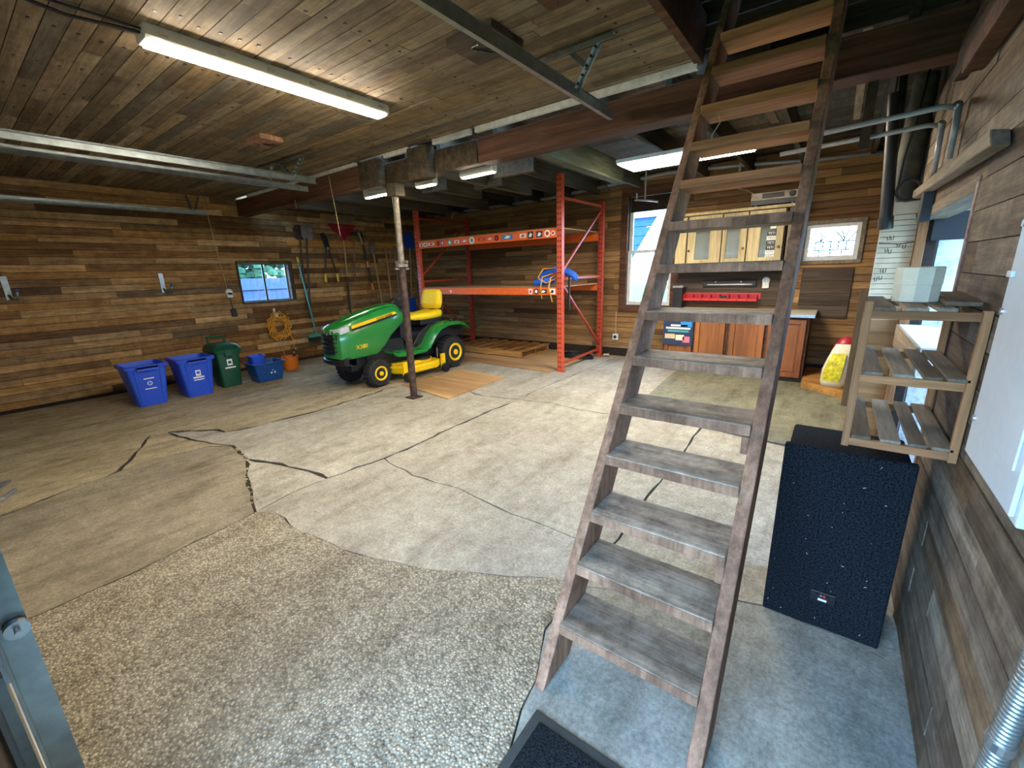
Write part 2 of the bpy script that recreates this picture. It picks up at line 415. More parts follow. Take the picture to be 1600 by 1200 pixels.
# floor: slabs with open cracks
floor = struct('floor', MB().box(XL-.1, XR+.9, -.25, YF+.1, -.12, -.010), M['dirt'], 'cracked concrete garage floor with an aggregate patch', 'floor')
def hsh(x, y): v = math.sin(x*127.1 + y*311.7)*43758.5453; return (v - math.floor(v))*2 - 1
def slab(pts, mat, inset=.010, jit=.012, z=0.0, th=.0098):
    out = []
    n = len(pts)
    for i in range(n):
        a, b = pts[i], pts[(i+1) % n]; flip = b < a
        p, q = (b, a) if flip else (a, b)
        L_ = math.hypot(q[0]-p[0], q[1]-p[1]); k = max(1, int(L_/.11)); seg = []
        for j in range(k):
            t = j/k; x, y = p[0]+(q[0]-p[0])*t, p[1]+(q[1]-p[1])*t
            edge = min(abs(x-XL), abs(y-YF), abs(y+.12))
            if 0 < j and edge > .05:
                d = hsh(x, y)*jit; x, y = x - (q[1]-p[1])/L_*d, y + (q[0]-p[0])/L_*d
            seg.append((x, y))
        seg.append(q)
        if flip: seg = seg[::-1]
        out += seg[:-1]
    A = sum(out[i][0]*out[(i+1) % len(out)][1] - out[(i+1) % len(out)][0]*out[i][1] for i in range(len(out)))
    if A < 0: out = out[::-1]
    m = len(out); res = []
    for i in range(m):
        a, b, c = out[i-1], out[i], out[(i+1) % m]
        def nrm(p, q): l = math.hypot(q[0]-p[0], q[1]-p[1]) or 1; return (-(q[1]-p[1])/l, (q[0]-p[0])/l)
        n1, n2 = nrm(a, b), nrm(b, c); sx, sy = n1[0]+n2[0], n1[1]+n2[1]; l = math.hypot(sx, sy) or 1
        w = inset*(1 + .6*hsh(b[0]*3, b[1]*3))
        res.append((b[0]+sx/l*w, b[1]+sy/l*w))
    mb = MB().prism(res, 'z', -.0099 if z < .01 else z-th, z)
    return obj('slab', mb, mat, floor)
Y0 = -.12
Alow = [(-4.48,Y0), (-4.64,.3), (-4.75,.66)]; Al2 = [(-4.79,.91), (-4.71,1.31), (-4.51,1.44)]
Abr = [(-5.06,.82), (-5.59,1.07), (-5.57,1.22)]
Aup = [(-5.19,1.54), (-5.02,1.56), (-4.91,1.83), (-4.85,2.54), (-4.94,3.68), (-4.9,4.1)]
Amid = [(-5.31,1.23), (-4.88,1.33)]
Bhi = [(-3.03,3.51), (-3.03,3.01), (-2.99,2.43), (-2.99,2.07), (-3.07,1.58)]
Hc = [(-3.33,1.57), (-3.68,1.5), (-4.05,1.38)]
Dc = [(-3.79,4.08), (-3.52,4.03), (-3.19,4.08), (-3.01,4.13)]
Cc = [(-2.58,4.2), (-2.18,4.15), (-1.9,4.17), (-1.61,4.24), (-.9,4.27)]
Ec = [(-2.53,1.99), (-2.04,2.04), (-1.53,1.98), (-1.23,1.99), (-1.1,1.98), (-.86,2.0)]
Fc = [(-.89,3.85), (-.88,3.1), (-.88,2.68), (-.86,2.26), (-.86,2.0)]
Gc = [(-2.89,1.09), (-2.53,1.08), (-2.02,1.15), (-1.77,1.23), (-1.55,1.31), (-1.3,1.44), (-.97,1.62), (-.86,1.64)]
Jc = [(-.59,1.77), (-.21,1.97), (-.08,2.01), (.17,2.0), (.41,1.94)]
G2 = [(-.85,1.31), (-.75,1.09), (-.73,.96), (-.66,.77), (-.5,Y0)]
slab([(XL,Y0)] + Alow + Abr + Aup + [(-4.9,YF), (XL,YF)], M['conA'], inset=.024, jit=.016)
slab(Alow + Al2 + [(-4.05,1.38), (-3.59,1.2), (-3.02,1.02), (-2.97,.63), (-2.92,.32), (-2.93,Y0)], M['conC'])
slab([(-4.75,.66)] + Abr + Amid + [(-4.51,1.44), (-4.71,1.31), (-4.79,.91)], M['conA'], z=-.003)
slab([(-5.57,1.22)] + Aup + Dc + Bhi + Hc + [(-4.51,1.44)] + Amid[::-1], M['conB'], z=-.002, inset=.021, jit=.016)
slab([(-4.05,1.38)] + Hc[:-1][::-1] + [(-3.07,1.58), (-3.08,1.32), (-3.02,1.02), (-3.59,1.2)], M['conB'], z=-.005, inset=.012)
slab([(-4.9,4.1)] + Dc + [(-3.06,4.72), (-3.04,5.26), (-3.03,5.88), (-3.03,YF), (-4.9,YF)], M['conB'])
slab([(-2.99,2.07), (-2.99,2.43), (-3.03,3.01), (-3.03,3.51), (-3.01,4.13)] + Cc + Fc + Ec[:-1][::-1], M['conB'], inset=.009, jit=.016)
slab([(-3.02,1.02), (-3.08,1.32), (-3.07,1.58), (-2.99,2.07)] + Ec + [(-.86,1.64)] + Gc[:-1][::-1], M['conB'], inset=.004)
slab([(-.86,1.64)] + Jc + [(.41,4.25), (.1,4.25), (-.9,4.27)] + Fc, M['conB'], z=-.003)
slab([(-3.01,4.13)] + Cc + [(.1,4.25), (.41,4.25), (.41,YF), (-3.03,YF), (-3.03,5.88), (-3.04,5.26), (-3.06,4.72)], M['conB'], inset=.006)
slab([(-3.02,1.02)] + Gc + G2 + [(-2.93,Y0), (-2.92,.32), (-2.97,.63)], M['agg'], inset=.003, z=.003)
slab([(-.86,1.64)] + Jc + [(.41,Y0)] + G2[::-1], M['conD'], inset=.003)
slab([(-1.79,6.19), (-1.67,4.33), (-1.0,4.29), (-.53,4.22), (.0,4.15), (.41,4.2), (.41,6.9), (-1.79,6.9)], M['conE'], inset=.001, jit=.004, z=.014, th=.013)
st = MB()
for k in range(46):
    t = rng.random(); a, b = rng.choice([((-4.05,1.38), (-3.59,1.2)), ((-3.59,1.2), (-3.05,1.03)), ((-4.4,1.42), (-4.05,1.38))])
    x = a[0]+(b[0]-a[0])*t + rng.uniform(-.025,.025); y = a[1]+(b[1]-a[1])*t + rng.uniform(-.03,.03); r = rng.uniform(.006,.016)
    st.ball((x, y, -.010+r*.4), r, r*rng.uniform(.7,1.2), r*.7, 6, 4)
obj('crack_rubble', st, M['conA'], floor, kind='stuff')

# ------------------------------------------------------------------ beam, joists, posts
bm_ = thing('timber_beam', 'long dark timber beam crossing the garage under the ceiling edge', 'beam', (-4, 3.51, 2.56), kind='structure')
obj('beam_section', MB().box(XL, -4.72, 3.43, 3.60, 2.59, 2.84), M['beam'], bm_, .008)
obj('beam_section', MB().box(-4.72, -2.93, 3.44, 3.60, 2.57, 2.78), M['joist'], bm_, .008)
obj('beam_section', MB().box(-2.90, XR, 3.42, 3.60, 2.56, 2.775), M['beam'], bm_, .008)
obj('hanger_block', MB().box(-4.66, -4.30, 3.33, 3.43, 2.53, 2.82), M['joist'], bm_, .006)
obj('hanger_block', MB().box(-4.72, -4.66, 3.36, 3.43, 2.56, 2.76), M['joist'], bm_, .006)
obj('hanger_block', MB().box(-3.80, -3.50, 3.33, 3.44, 2.51, 2.82), M['joist'], bm_, .006)
for i, (a, b, z) in enumerate([(-7.7,-4.78,2.80), (-4.70,-4.24,2.825), (-4.24,-3.83,2.79), (-3.46,-2.95,2.785), (-2.89,-.93,2.785)]):
    o = obj('trim_%d' % (i+1), MB().box(a, b, 3.375, 3.415, z+.024, ZC-.002), M['wtrim'], None, .004)
    tag(o, ['long white painted trim strip left of the beam blocks', 'short white trim strip above the left hanger block', 'short white trim strip between the two hanger blocks', 'short white trim strip right of the hanger blocks', 'long white painted trim strip meeting the ladder head'][i], 'trim', kind='structure')
jx = [-7.9, -7.25, -6.6, -5.95, -5.3, -4.65, -4.0, -3.5, -2.75, -1.75, -1.15, -.55, .15]
JL = thing('floor_joists', 'row of dark loft joists running back from the beam', 'joists', (-4, 5.4, 2.62), kind='structure')
for x in jx: obj('joist', MB().box(x-.025, x+.025, 3.5, YF, 2.785, 2.98), M['joist'], JL, .004)
for x, y1 in ((-3.72, 5.5), (-4.4, 5.2), (-5.1, 6.2), (-5.9, 6.0), (-6.9, 6.2)):
    obj('joist', MB().box(x-.04, x+.04, 3.60, y1, 2.60, 2.785), M['joist'], JL, .004)
obj('joist', MB().box(-2.42, -2.29, 3.60, 5.45, 2.57, 2.80), M['jgreen'], JL, .006, label='thicker green painted joist with a cut end')
for a, b, y, z in [(-3.9,-3.45,4.5,2.60), (-3.3,-2.75,4.15,2.60), (-4.55,-4.1,4.2,2.60)]:
    obj('blocking', MB().box(a, b, y, y+.06, z-.02, 2.83), M['joist'], JL, .004)
obj('strap', MB().bar((-.05,3.9,2.98), (-.05,5.2,2.75), .05, .02), M['slat'], JL)
obj('strap', MB().bar((-.75,3.9,2.98), (-.62,4.8,2.75), .06, .02), M['slat'], JL)
obj('strap', MB().box(-.005,.045,3.585,3.6,2.2,2.6), M['joist'], JL)

# ceiling blocks
for n, (x0,x1,y0,y1), lab, mt in [('wood_block', (-4.75,-4.45,2.16,2.38), 'reddish wooden block screwed to the ceiling near the door track hanger', M['ladS']),
        ('wood_block', (-2.0,-1.66,2.12,2.42), 'grey wooden block on the ceiling beside the right door track', M['grayw']),
        ('wood_block', (-1.35,-1.1,2.0,2.2), 'small dark wooden block on the ceiling near the hatch', M['beam'])]:
    o = thing(n, lab, 'block', ((x0+x1)/2, (y0+y1)/2, ZC), 'ceiling blocks')
    obj('board', MB().box(x0, x1, y0, y1, ZC-.045, ZC), mt, o, .005)
    s_ = MB()
    for k in range(6): s_.cyl((x0+.05+rng.random()*(x1-x0-.1), y0+.03+rng.random()*(y1-y0-.06), ZC-.06), (x0+.1, y0+.1, ZC-.04), .003, n=6)
    obj('screw', s_, M['black'], o)

# steel post
p = thing('support_post', 'rusty adjustable steel jack post holding up the beam', 'post', (-4.25, 3.5, 0))
obj('base_plate', MB().box(-4.33,-4.17,3.42,3.58,.0,.012), M['dkmetal'], p)
obj('lower_tube', MB().cyl((-4.25,3.5,.012), (-4.25,3.5,1.66), .045), M['dkmetal'], p, smooth='auto')
obj('upper_tube', MB().cyl((-4.25,3.5,1.66), (-4.25,3.5,2.44), .037), M['gpost'], p, smooth='auto')
c_ = MB().cyl((-4.25,3.5,1.64), (-4.25,3.5,1.68), .075).bar((-4.36,3.5,1.70), (-4.14,3.5,1.70), .02, .03)
obj('collar', c_, M['gpost'], p, .003)
obj('pin', MB().cyl((-4.25,3.40,1.62),(-4.25,3.60,1.62),.012), M['steel'], p)
obj('top_plate', MB().box(-4.33,-4.17,3.44,3.58,2.43,2.57), M['joist'], p, .003)

# ------------------------------------------------------------------ garage doors, tracks
def gdoor(nm, x0, x1, lab):
    d = thing(nm, lab, 'garage door', ((x0+x1)/2, -.15, 0), kind='structure')
    for k in range(4):
        z = .03 + k*.61
        s_ = obj('section', MB().box(x0, x1, -.16, -.118, z, z+.605), M['wmetal'], d, .004)
        for j in range(5):
            x = x0 + .05 + j*(x1-x0-.1)/4
            obj('stile', MB().box(x-.04, x+.04, -.118, -.098, z+.01, z+.59), M['galv'], s_)
            if k: obj('hinge', MB().box(x-.03, x+.03, -.098, -.085, z-.05, z+.05).cyl((x-.035,-.08,z),(x+.035,-.08,z),.012), M['steel'], s_)
    obj('bottom_seal', MB().box(x0, x1, -.15, -.085, 0, .03), M['drum'], d)
    return d
gd = gdoor('door_1', -4.95, -1.52, 'closed sectional garage door along the left picture edge')
gdoor('door_2', -8.0, -5.25, 'second closed sectional garage door beside the left wall')
h_ = MB().tube([(-3.9,-.09,.30),(-3.9,.0,.31),(-4.02,.06,.31)], .014, 8).bar((-3.9,-.1,.31),(-4.25,.04,.31),.05,.018)
obj('lift_handle', h_, M['steel'], gd, .004)
def cprof(x, w, hgt, z):  # C-shaped track section, open towards +x when w>0
    t = .004; s_ = 1 if w > 0 else -1; a = abs(w)
    return [(x, z), (x+s_*a, z), (x+s_*a, z+t), (x+s_*t, z+t), (x+s_*t, z+hgt-t), (x+s_*a, z+hgt-t), (x+s_*a, z+hgt), (x, z+hgt)]
def track(x, w, y1, lab, z=2.62, vert=True):
    t = thing('door_track', lab, 'track', (x, 1.5, z), 'garage door tracks')
    obj('horizontal_rail', MB().prism(cprof(x, w, .06, z), 'y', .32, y1), M['galv'], t)
    path = [(x+w/2, .32 - .32*math.sin(a), z+.03 - .40*(1-math.cos(a))) for a in [R(90)*k/8 for k in range(9)]]
    m_ = MB(); 
    for a, b in zip(path, path[1:]): m_.bar(a, b, .035, .02)
    obj('curved_rail', m_, M['galv'], t)
    obj('angle_iron', MB().box(x-.004*(1 if w > 0 else -1), x+.04*(1 if w > 0 else -1), .32, y1-.1, z+.062, z+.066), M['galv'], t)
    if vert:
        v = obj('vertical_rail', MB().prism([(x-.03,-.085),(x+.055,-.085),(x+.055,-.081),(x-.03,-.081)], 'z', 0, z-.36).prism([(x-.03,-.081),(x-.026,-.081),(x-.026,-.03),(x-.03,-.03)], 'z', 0, z-.36), M['galv'], t)
        for zz in (.74, 1.3):
            obj('roller', MB().cyl((x-.075,-.05,zz),(x+.02,-.05,zz),.006).cyl((x-.02,-.05,zz),(x,-.05,zz),.023), M['steel'], t, smooth='auto')
            obj('roller_bracket', MB().box(x-.12,x-.05,-.097,-.06,zz-.04,zz+.04), M['galv'], t)
    return t
t3 = track(-1.50, -.03, 3.34, 'galvanised right garage door track ending near the beam')
t2 = track(-5.12, .03, 3.05, 'galvanised middle garage door track, upper of the pair')
t2b = track(-5.60, -.03, 3.22, 'galvanised middle garage door track, lower of the pair')
t1 = track(-8.08, .03, 2.93, 'galvanised garage door track along the left wall', 2.545)
def angle(mb, p0, p1, w=.03):
    p0 = Vector(p0); p1 = Vector(p1); mb.bar(p0, p1, w, .003); d = (p1-p0).normalized()
    s_ = d.cross(Vector((0,0,1)))
    if s_.length < .1: s_ = Vector((1,0,0))
    s_.normalize(); off = Vector((0,0,-w/2)) if abs(d.z) < .8 else Vector((0,w/2,0))
    mb.bar(p0+s_*w/2+off, p1+s_*w/2+off, .003, w); return mb
def holes(mb, p0, p1, n):
    p0 = Vector(p0); p1 = Vector(p1)
    for k in range(n):
        q = p0.lerp(p1, (k+.5)/n); mb.box(q.x-.006, q.x+.006, q.y-.012, q.y+.012, q.z-.006, q.z+.006)
    return mb
def hanger(t, segs):
    for a, b in segs:
        o = obj('perforated_angle', angle(MB(), a, b), M['galv'], t)
        L_ = (Vector(a)-Vector(b)).length
        obj('slot_holes', holes(MB(), a, b, max(2, int(L_/.05))), M['black'], o, kind='stuff')
hanger(t3, [((-1.83,2.67,ZC-.015),(-1.2,2.66,ZC-.015)), ((-1.31,2.68,ZC-.02),(-1.49,2.75,2.66)), ((-1.49,2.68,ZC-.02),(-1.40,2.74,2.75))])
hanger(t2, [((-5.34,2.74,ZC-.015),(-4.6,2.76,ZC-.015)), ((-4.85,2.77,ZC-.02),(-5.10,2.77,2.68)), ((-5.30,2.75,ZC-.02),(-5.12,2.77,2.68))])
hanger(t2b, [((-5.88,2.72,ZC-.015),(-5.38,2.735,ZC-.015)), ((-5.42,2.72,ZC-.02),(-5.60,2.74,2.68))])
hanger(t1, [((-8.2,2.72,2.83),(-8.1,2.72,2.6)), ((-8.2,2.88,2.83),(-8.1,2.76,2.6))])

# ------------------------------------------------------------------ lamps
def fixture(nm, lab, x0, x1, y0, y1, z0, z1, lm, along='y'):
    l = thing(nm, lab, 'lamp', ((x0+x1)/2, (y0+y1)/2, z1), 'ceiling lamps')
    if along == 'y':
        w = x1-x0; pr = [(x0,z1),(x0,z0+.02),(x0+.02,z0+.005),(x1-.02,z0+.005),(x1,z0+.02),(x1,z1)]
        obj('housing', MB().prism(pr, 'y', y0, y1), M['lampside'], l, .002)
        obj('diffuser', MB().prism([(x0+.008,z0+.016),(x0+.022,z0-.004),(x1-.022,z0-.004),(x1-.008,z0+.016)], 'y', y0+.02, y1-.02), lm, l)
        for k in range(6):
            y = y0 + .08 + k*(y1-y0-.16)/5
            obj('clip', MB().box(x1-.002, x1+.008, y-.02, y+.02, z0+.035, z0+.05), M['steel'], l)
    else:
        obj('housing', MB().box(x0, x1, y0, y1, z0+.006, z1), M['lampside'], l, .006)
        obj('diffuser', MB().box(x0+.015, x1-.015, y0+.015, y1-.015, z0-.004, z0+.012), lm, l)
    return l
fixture('strip_lamp', 'long bright LED strip lamp on the plank ceiling', -3.20, -3.05, .98, 2.53, 2.785, ZC, M['lamp'])
fixture('panel_lamp', 'wide fluorescent panel lamp hanging behind the ladder', -2.03, -.79, 4.62, 5.10, 2.60, 2.645, M['lamp2'], 'x')
for x0, x1, lab in [(-5.02,-4.44,'small strip lamp left of the steel post'), (-4.04,-3.74,'small strip lamp behind the right hanger block'), (-3.34,-2.89,'small strip lamp right of the hanger blocks under the joists')]:
    fixture('short_lamp', lab, x0, x1, 3.62, 3.70, 2.515, 2.60, M['lamp3'], 'x')
o = obj('lamp_cable', MB().tube([(-3.12,.98,2.83),(-3.12,.7,2.80),(-3.1,.3,2.83),(-3.05,.0,2.85)], .008, 6).tube([(-3.10,.98,2.84),(-3.10,.5,2.83),(-3.06,.0,2.855)], .006, 6), M['black'])
tag(o, 'dark twisted cable running from the end of the long strip lamp', 'cable')

# ------------------------------------------------------------------ ladder stair
TZ = [.216,.404,.579,.781,.971,1.163,1.353,1.560,1.759,1.965,2.164,2.366,2.594,2.80]
lad = thing('ladder_stair', 'steep weathered wooden ladder stair leading up to the loft hatch', 'ladder', (-.44, 1.2, 0))
def fy(z): return 1.06 + .69*z
for x0, x1 in ((-.742,-.700), (-.188,-.144)):
    zt = 3.25
    obj('stringer', MB().prism([(fy(0),0),(fy(0)+.205,0),(fy(zt)+.205,zt),(fy(zt),zt)], 'x', x0, x1), M['ladS'], lad, .004)
for i, z in enumerate(TZ):
    m_ = M['ladTop'] if i >= 9 else M['ladT']
    y = fy(z) - .028
    t_ = obj('tread', MB().box(-.700, -.188, y, y+.215, z-.042, z), m_, lad, .005)
    if i < 9: obj('worn_nosing', MB().box(-.699,-.189,y-.0025,y+.002,z-.041,z-.004), M['ladS'], t_)
for z in (.93, .54):
    obj('cleat', MB().box(-.215,-.188,fy(z)+.0,fy(z)+.12,z-.075,z-.005), M['ladS'], lad, .003)
o = obj('loose_string', MB().tube([(-.62,fy(2.3)+.06,2.33),(-.60,fy(2.3)+.03,2.27),(-.62,fy(2.25),2.2),(-.61,fy(2.2),2.14)], .003, 5), M['rope'], lad)

# ------------------------------------------------------------------ pallet rack
rk = thing('pallet_rack', 'orange steel pallet rack with two plywood shelves against the far wall', 'rack', (-4.85, 6.4, 0))
RX0, RX1, RY0, RY1, RZ = -6.40, -3.33, 5.70, 7.08, 2.60
for x in (RX0, RX1):
    for y in (RY0, RY1):
        zt = 2.86 if x == RX1 else 2.80
        if y == RY1: zt = 2.63
        u = obj('upright', MB().box(x-.045, x+.045, y-.035, y+.035, .006, zt), M['orange'] if y == RY0 else M['redor'], rk, .006)
        h = MB()
        for k in range(int(zt/.075)-1):
            z = .08 + k*.075
            for dx in (-.018, .018): h.box(x+dx-.007, x+dx+.007, y-.0375, y-.034, z-.013, z+.013)
        obj('slot', h, M['black'], u, kind='stuff')
        obj('foot_plate', MB().box(x-.06,x+.06,y-.05,y+.05,0,.006), M['redor'], rk)
    for z0, z1 in ((.12,.14),(1.42,1.42),(2.55,2.55)):
        obj('cross_strut', MB().bar((x,RY0+.03,z0),(x,RY1-.03,z1),.03,.035), M['redor'], rk)
    obj('brace', MB().bar((x,RY1-.03,.25),(x,RY0+.03,1.35),.03,.03), M['redor'], rk)
    obj('brace', MB().bar((x,RY0+.03,1.52),(x,RY1-.03,2.5),.03,.03), M['redor'], rk)
beams = {}
for zb, zt in ((1.18,1.29), (2.01,2.14)):
    for y in (RY0, RY1):
        b = obj('beam', MB().box(RX0+.045, RX1-.045, y-.025, y+.025, zb, zt-.03).box(RX0+.045, RX1-.045, y-.025 if y==RY0 else y-.025, y+.025, zt-.03, zt), M['beamor'], rk, .005)
        if y == RY0: beams[zb] = b
    obj('deck', MB().box(RX0+.05, RX1-.05, RY0+.0, RY1-.0, zt, zt+.016), M['ply'], rk, .002)
def disc(c, r, n=20): return MB().cyl((c[0], c[1]+.0015, c[2]), (c[0], c[1]-.0015, c[2]), r, n=n)
SM = {k: plain('sticker_'+k, v, .5, var=.03) for k, v in dict(white='e8e6e2', purple='8a4aa8', teal='4a9a98', black='181818', pink='d87080', blue='2a86c8', navy='203050', red='c02820').items()}
def sticker(parent, x, z, w, h, a, b=None, rnd=False):
    y = RY0 - .0265
    if rnd: s_ = obj('sticker', disc((x,y,z), w/2), SM[a], parent)
    else: s_ = obj('sticker', MB().box(x-w/2, x+w/2, y-.0015, y+.001, z-h/2, z+h/2), SM[a], parent)
    if b:
        if rnd: obj('sticker_print', disc((x,y-.0022,z), w*.28), SM[b], s_)
        else: obj('sticker_print', MB().prism([(x-w*.32,z-h*.25),(x+w*.1,z-h*.32),(x+w*.34,z+h*.1),(x-w*.05,z+h*.34)], 'y', y-.003, y-.0013), SM[b], s_)
ub = beams[2.01]
for x, w, h, a, b, r_ in [(-6.28,.10,.05,'white','black',0),(-6.17,.09,.07,'white','red',0),(-6.02,.16,.05,'white','red',0),(-5.84,.085,0,'black','red',1),(-5.73,.08,.08,'purple','white',0),
        (-5.55,.10,0,'teal','white',1),(-5.38,.11,.05,'white','red',0),(-5.2,.14,.06,'pink','white',0),(-5.03,.11,0,'white','teal',1),(-4.82,.15,.04,'red','pink',0),(-4.64,.12,.05,'pink','white',0),
        (-4.5,.085,0,'black','red',1),(-4.28,.20,.07,'blue','white',0),(-3.98,.12,.06,'white','red',0),(-3.84,.10,.10,'black','white',0),(-3.68,.11,.09,'navy','white',0),(-3.54,.10,0,'white','red',1),(-3.44,.07,0,'white','red',1)]:
    sticker(ub, x, 2.075, w, h, a, b, r_)
lb = beams[1.18]
for x, w, h, a, b, r_ in [(-5.60,.05,0,'white',None,1),(-3.86,.07,.08,'white','red',0),(-3.75,.09,0,'black','white',1),(-3.62,.12,.06,'black','white',0),(-3.46,.10,.08,'white','black',0)]:
    sticker(lb, x, 1.235, w, h, a, b, r_)
# blue life vest with ropes on the lower shelf
v = thing('life_vest', 'blue foam life vest tied with yellow rope on the lower rack shelf', 'life vest', (-3.6, 5.85, 1.306))
obj('foam_panel', MB().tube([(-3.86,5.74,1.37),(-3.72,5.76,1.38),(-3.6,5.79,1.40),(-3.50,5.83,1.40)], [.05,.065,.07,.06], 10), M['bluefab'], v, smooth=True, sub=1)
obj('foam_panel', MB().tube([(-3.80,5.86,1.41),(-3.72,5.88,1.50),(-3.60,5.9,1.55),(-3.4,5.92,1.54),(-3.22,5.95,1.47),(-3.2,5.95,1.37)], [.05,.06,.065,.065,.06,.05], 10), M['bluefab'], v, smooth=True, sub=1)
obj('rope', MB().tube([(-3.66,5.69,1.12),(-3.66,5.66,1.30),(-3.64,5.68,1.45),(-3.52,5.80,1.50),(-3.44,5.74,1.42),(-3.58,5.69,1.36),(-3.72,5.68,1.44),(-3.70,5.80,1.57),(-3.5,5.83,1.58)], .010, 6), M['cord'], v, smooth=True)
obj('rope', MB().tube([(-3.46,5.67,1.08),(-3.52,5.665,1.30),(-3.5,5.7,1.44),(-3.40,5.78,1.5),(-3.42,5.84,1.58)], .010, 6), M['cord'], v, smooth=True)
obj('strap', MB().tube([(-3.5,5.74,1.47),(-3.38,5.72,1.52),(-3.30,5.76,1.54)], .016, 6), M['red'], v, smooth=True)
obj('strap', MB().bar((-3.25,5.82,1.45),(-3.24,5.79,.95),.03,.012), M['black'], v)
# hoses and junk at the rack foot
o = obj('rubber_hose', MB().tube([(-3.62+.32*math.cos(a)*(1-a*.02), 6.75+.16*math.sin(a), .03+.004*a) for a in [k*.35 for k in range(46)]], .022, 7), M['black'], smooth=True)
tag(o, 'coiled black rubber hose on the floor behind the rack upright', 'hose')
o = obj('rope_pile', MB().tube([(-3.25+.03*math.sin(k*1.7)+.02*k*.35, 7.14+.05*math.cos(k*1.3), .02+.01*(k % 3)) for k in range(14)], .016, 6), M['rope'], smooth=True)
tag(o, 'small tan rope heap by the far wall beside the rack foot', 'rope')
# pallet
pal = thing('wood_pallet', 'yellowish wooden pallet lying under the orange rack', 'pallet', (-5.3, 6.8, .012))
for y in (6.22, 6.68, 7.12):
    obj('stringer', MB().box(-6.15,-4.45,y-.02,y+.02,.03,.13), M['palw'], pal, .003)
for k in range(7):
    x = -6.1 + k*.26
    obj('deck_board', MB().box(x, x+.13, 6.20, 7.14, .13, .15), M['palw'], pal, .002)
for k in range(3):
    x = -6.1 + k*.76
    obj('bottom_board', MB().box(x, x+.12, 6.20, 7.14, .012, .03), M['palw'], pal, .002)
o = obj('plywood_sheet', MB().prism([(-6.3,5.56),(-3.45,5.54),(-3.4,6.5),(-3.55,7.2),(-6.3,7.2)], 'z', .0, .012), M['ply'])
tag(o, 'large plywood sheet on the floor beneath the pallet and rack', 'plywood')
o = obj('plywood_sheet', MB().prism([(-3.79,3.66),(-3.84,4.92),(-4.82,5.02),(-4.90,3.84)], 'z', .0, .012), M['ply'])
tag(o, 'tan plywood sheet on the floor beside the steel post', 'plywood')

# ------------------------------------------------------------------ riding mower (front faces the camera side, -y)
mw = thing('riding_mower', 'green and yellow riding lawn mower with yellow seat', 'mower', (-5.48, 4.3, 0))
CX = -5.48
def wheel(name, x, y, r, w, hub, side):
    prof = [(r*.55,-w/2),(r*.86,-w/2),(r*.97,-w*.36),(r,-w*.18),(r,w*.18),(r*.97,w*.36),(r*.86,w/2),(r*.55,w/2)]
    t = obj(name, MB().lathe((x,y,r), (1,0,0), prof, 28), M['rubber'], mw, smooth='auto')
    tr = MB()
    for k in range(26):
        a = 2*math.pi*k/26; 
        for s_ in (-1, 1):
            c = Vector((x+s_*w*.22, y+math.cos(a+s_*.06)*r, r+math.sin(a+s_*.06)*r)); d = Vector((0,-math.sin(a),math.cos(a)))
            tr.bar(c-Vector((w*.15,0,0)), c+Vector((w*.15,0,0)), .012 if r < .23 else .016, .02, up=(0, math.cos(a), math.sin(a)))
    obj('tread_lugs', tr, M['rubber'], t, kind='stuff')
    s_ = side
    hp = [(hub,-.012),(hub,.012),(hub*.9,.02),(hub*.82,.004),(hub*.45,-.015),(hub*.3,-.01),(hub*.3,.02),(.012,.025)]
    obj('hub', MB().lathe((x+s_*w/2,y,r), (s_,0,0), hp, 24), M['yellow'], t, smooth='auto')
    return t
for s_ in (-1, 1):
    wheel('front_wheel', CX+s_*.33, 3.62, .20, .17, .105, s_)
    wheel('rear_wheel', CX+s_*.33, 5.10, .27, .25, .15, s_)
obj('front_axle', MB().bar((CX-.30,3.62,.22),(CX+.30,3.62,.22),.06,.07).cyl((CX-.22,3.62,.18),(CX-.22,3.62,.34),.03).cyl((CX+.22,3.62,.18),(CX+.22,3.62,.34),.03).box(CX-.2,CX+.2,3.3,4.9,.26,.34), M['black'], mw, .004)
obj('rear_axle', MB().bar((CX-.30,5.1,.27),(CX+.30,5.1,.27),.09,.09).box(CX-.15,CX+.15,4.85,5.3,.2,.5), M['black'], mw, .006)
def hood_ring(y, w, zb, zt, k=.0):
    zm = zb+(zt-zb)*.55
    pr = [(-w*.94,zb),(-w,zb+.05),(-w,zm),(-w*.93,zt-.09),(-w*.76,zt-.025),(-w*.40,zt),(0,zt+.008),(w*.40,zt),(w*.76,zt-.025),(w*.93,zt-.09),(w,zm),(w,zb+.05),(w*.94,zb)]
    return [(CX+a, y + k*(zt-z), z) for a, z in pr]
rings = [hood_ring(3.13,.17,.47,.86), hood_ring(3.17,.225,.455,.905), hood_ring(3.30,.255,.45,.945), hood_ring(3.50,.268,.45,1.005), hood_ring(3.72,.27,.46,1.06), hood_ring(3.86,.268,.56,1.095), hood_ring(4.0,.262,.70,1.12), hood_ring(4.15,.25,.80,1.125), hood_ring(4.26,.22,.86,1.09)]
hood = obj('hood', MB().loft(rings), M['green'], mw, smooth='auto')
obj('hood_bulge', MB().loft([[(CX+a, y, z) for a, z in ((-w,zt-.03),(-w*.9,zt+.015),(0,zt+.03),(w*.9,zt+.015),(w,zt-.03))] for y, w, zt in ((3.16,.06,.87),(3.4,.10,.975),(3.8,.13,1.08),(4.1,.15,1.125),(4.22,.14,1.10))]), M['green'], hood, smooth='auto')
gr = obj('grille', MB().loft([[(CX+a, 3.118+ (abs(a)/.2)**2*.03, z) for a in (-.19,-.12,-.05,.05,.12,.19)] + [(CX+a, 3.16, z) for a in (.19,.12,.05,-.05,-.12,-.19)] for z in (.52,.66,.80)]), M['black'], mw, smooth='auto')
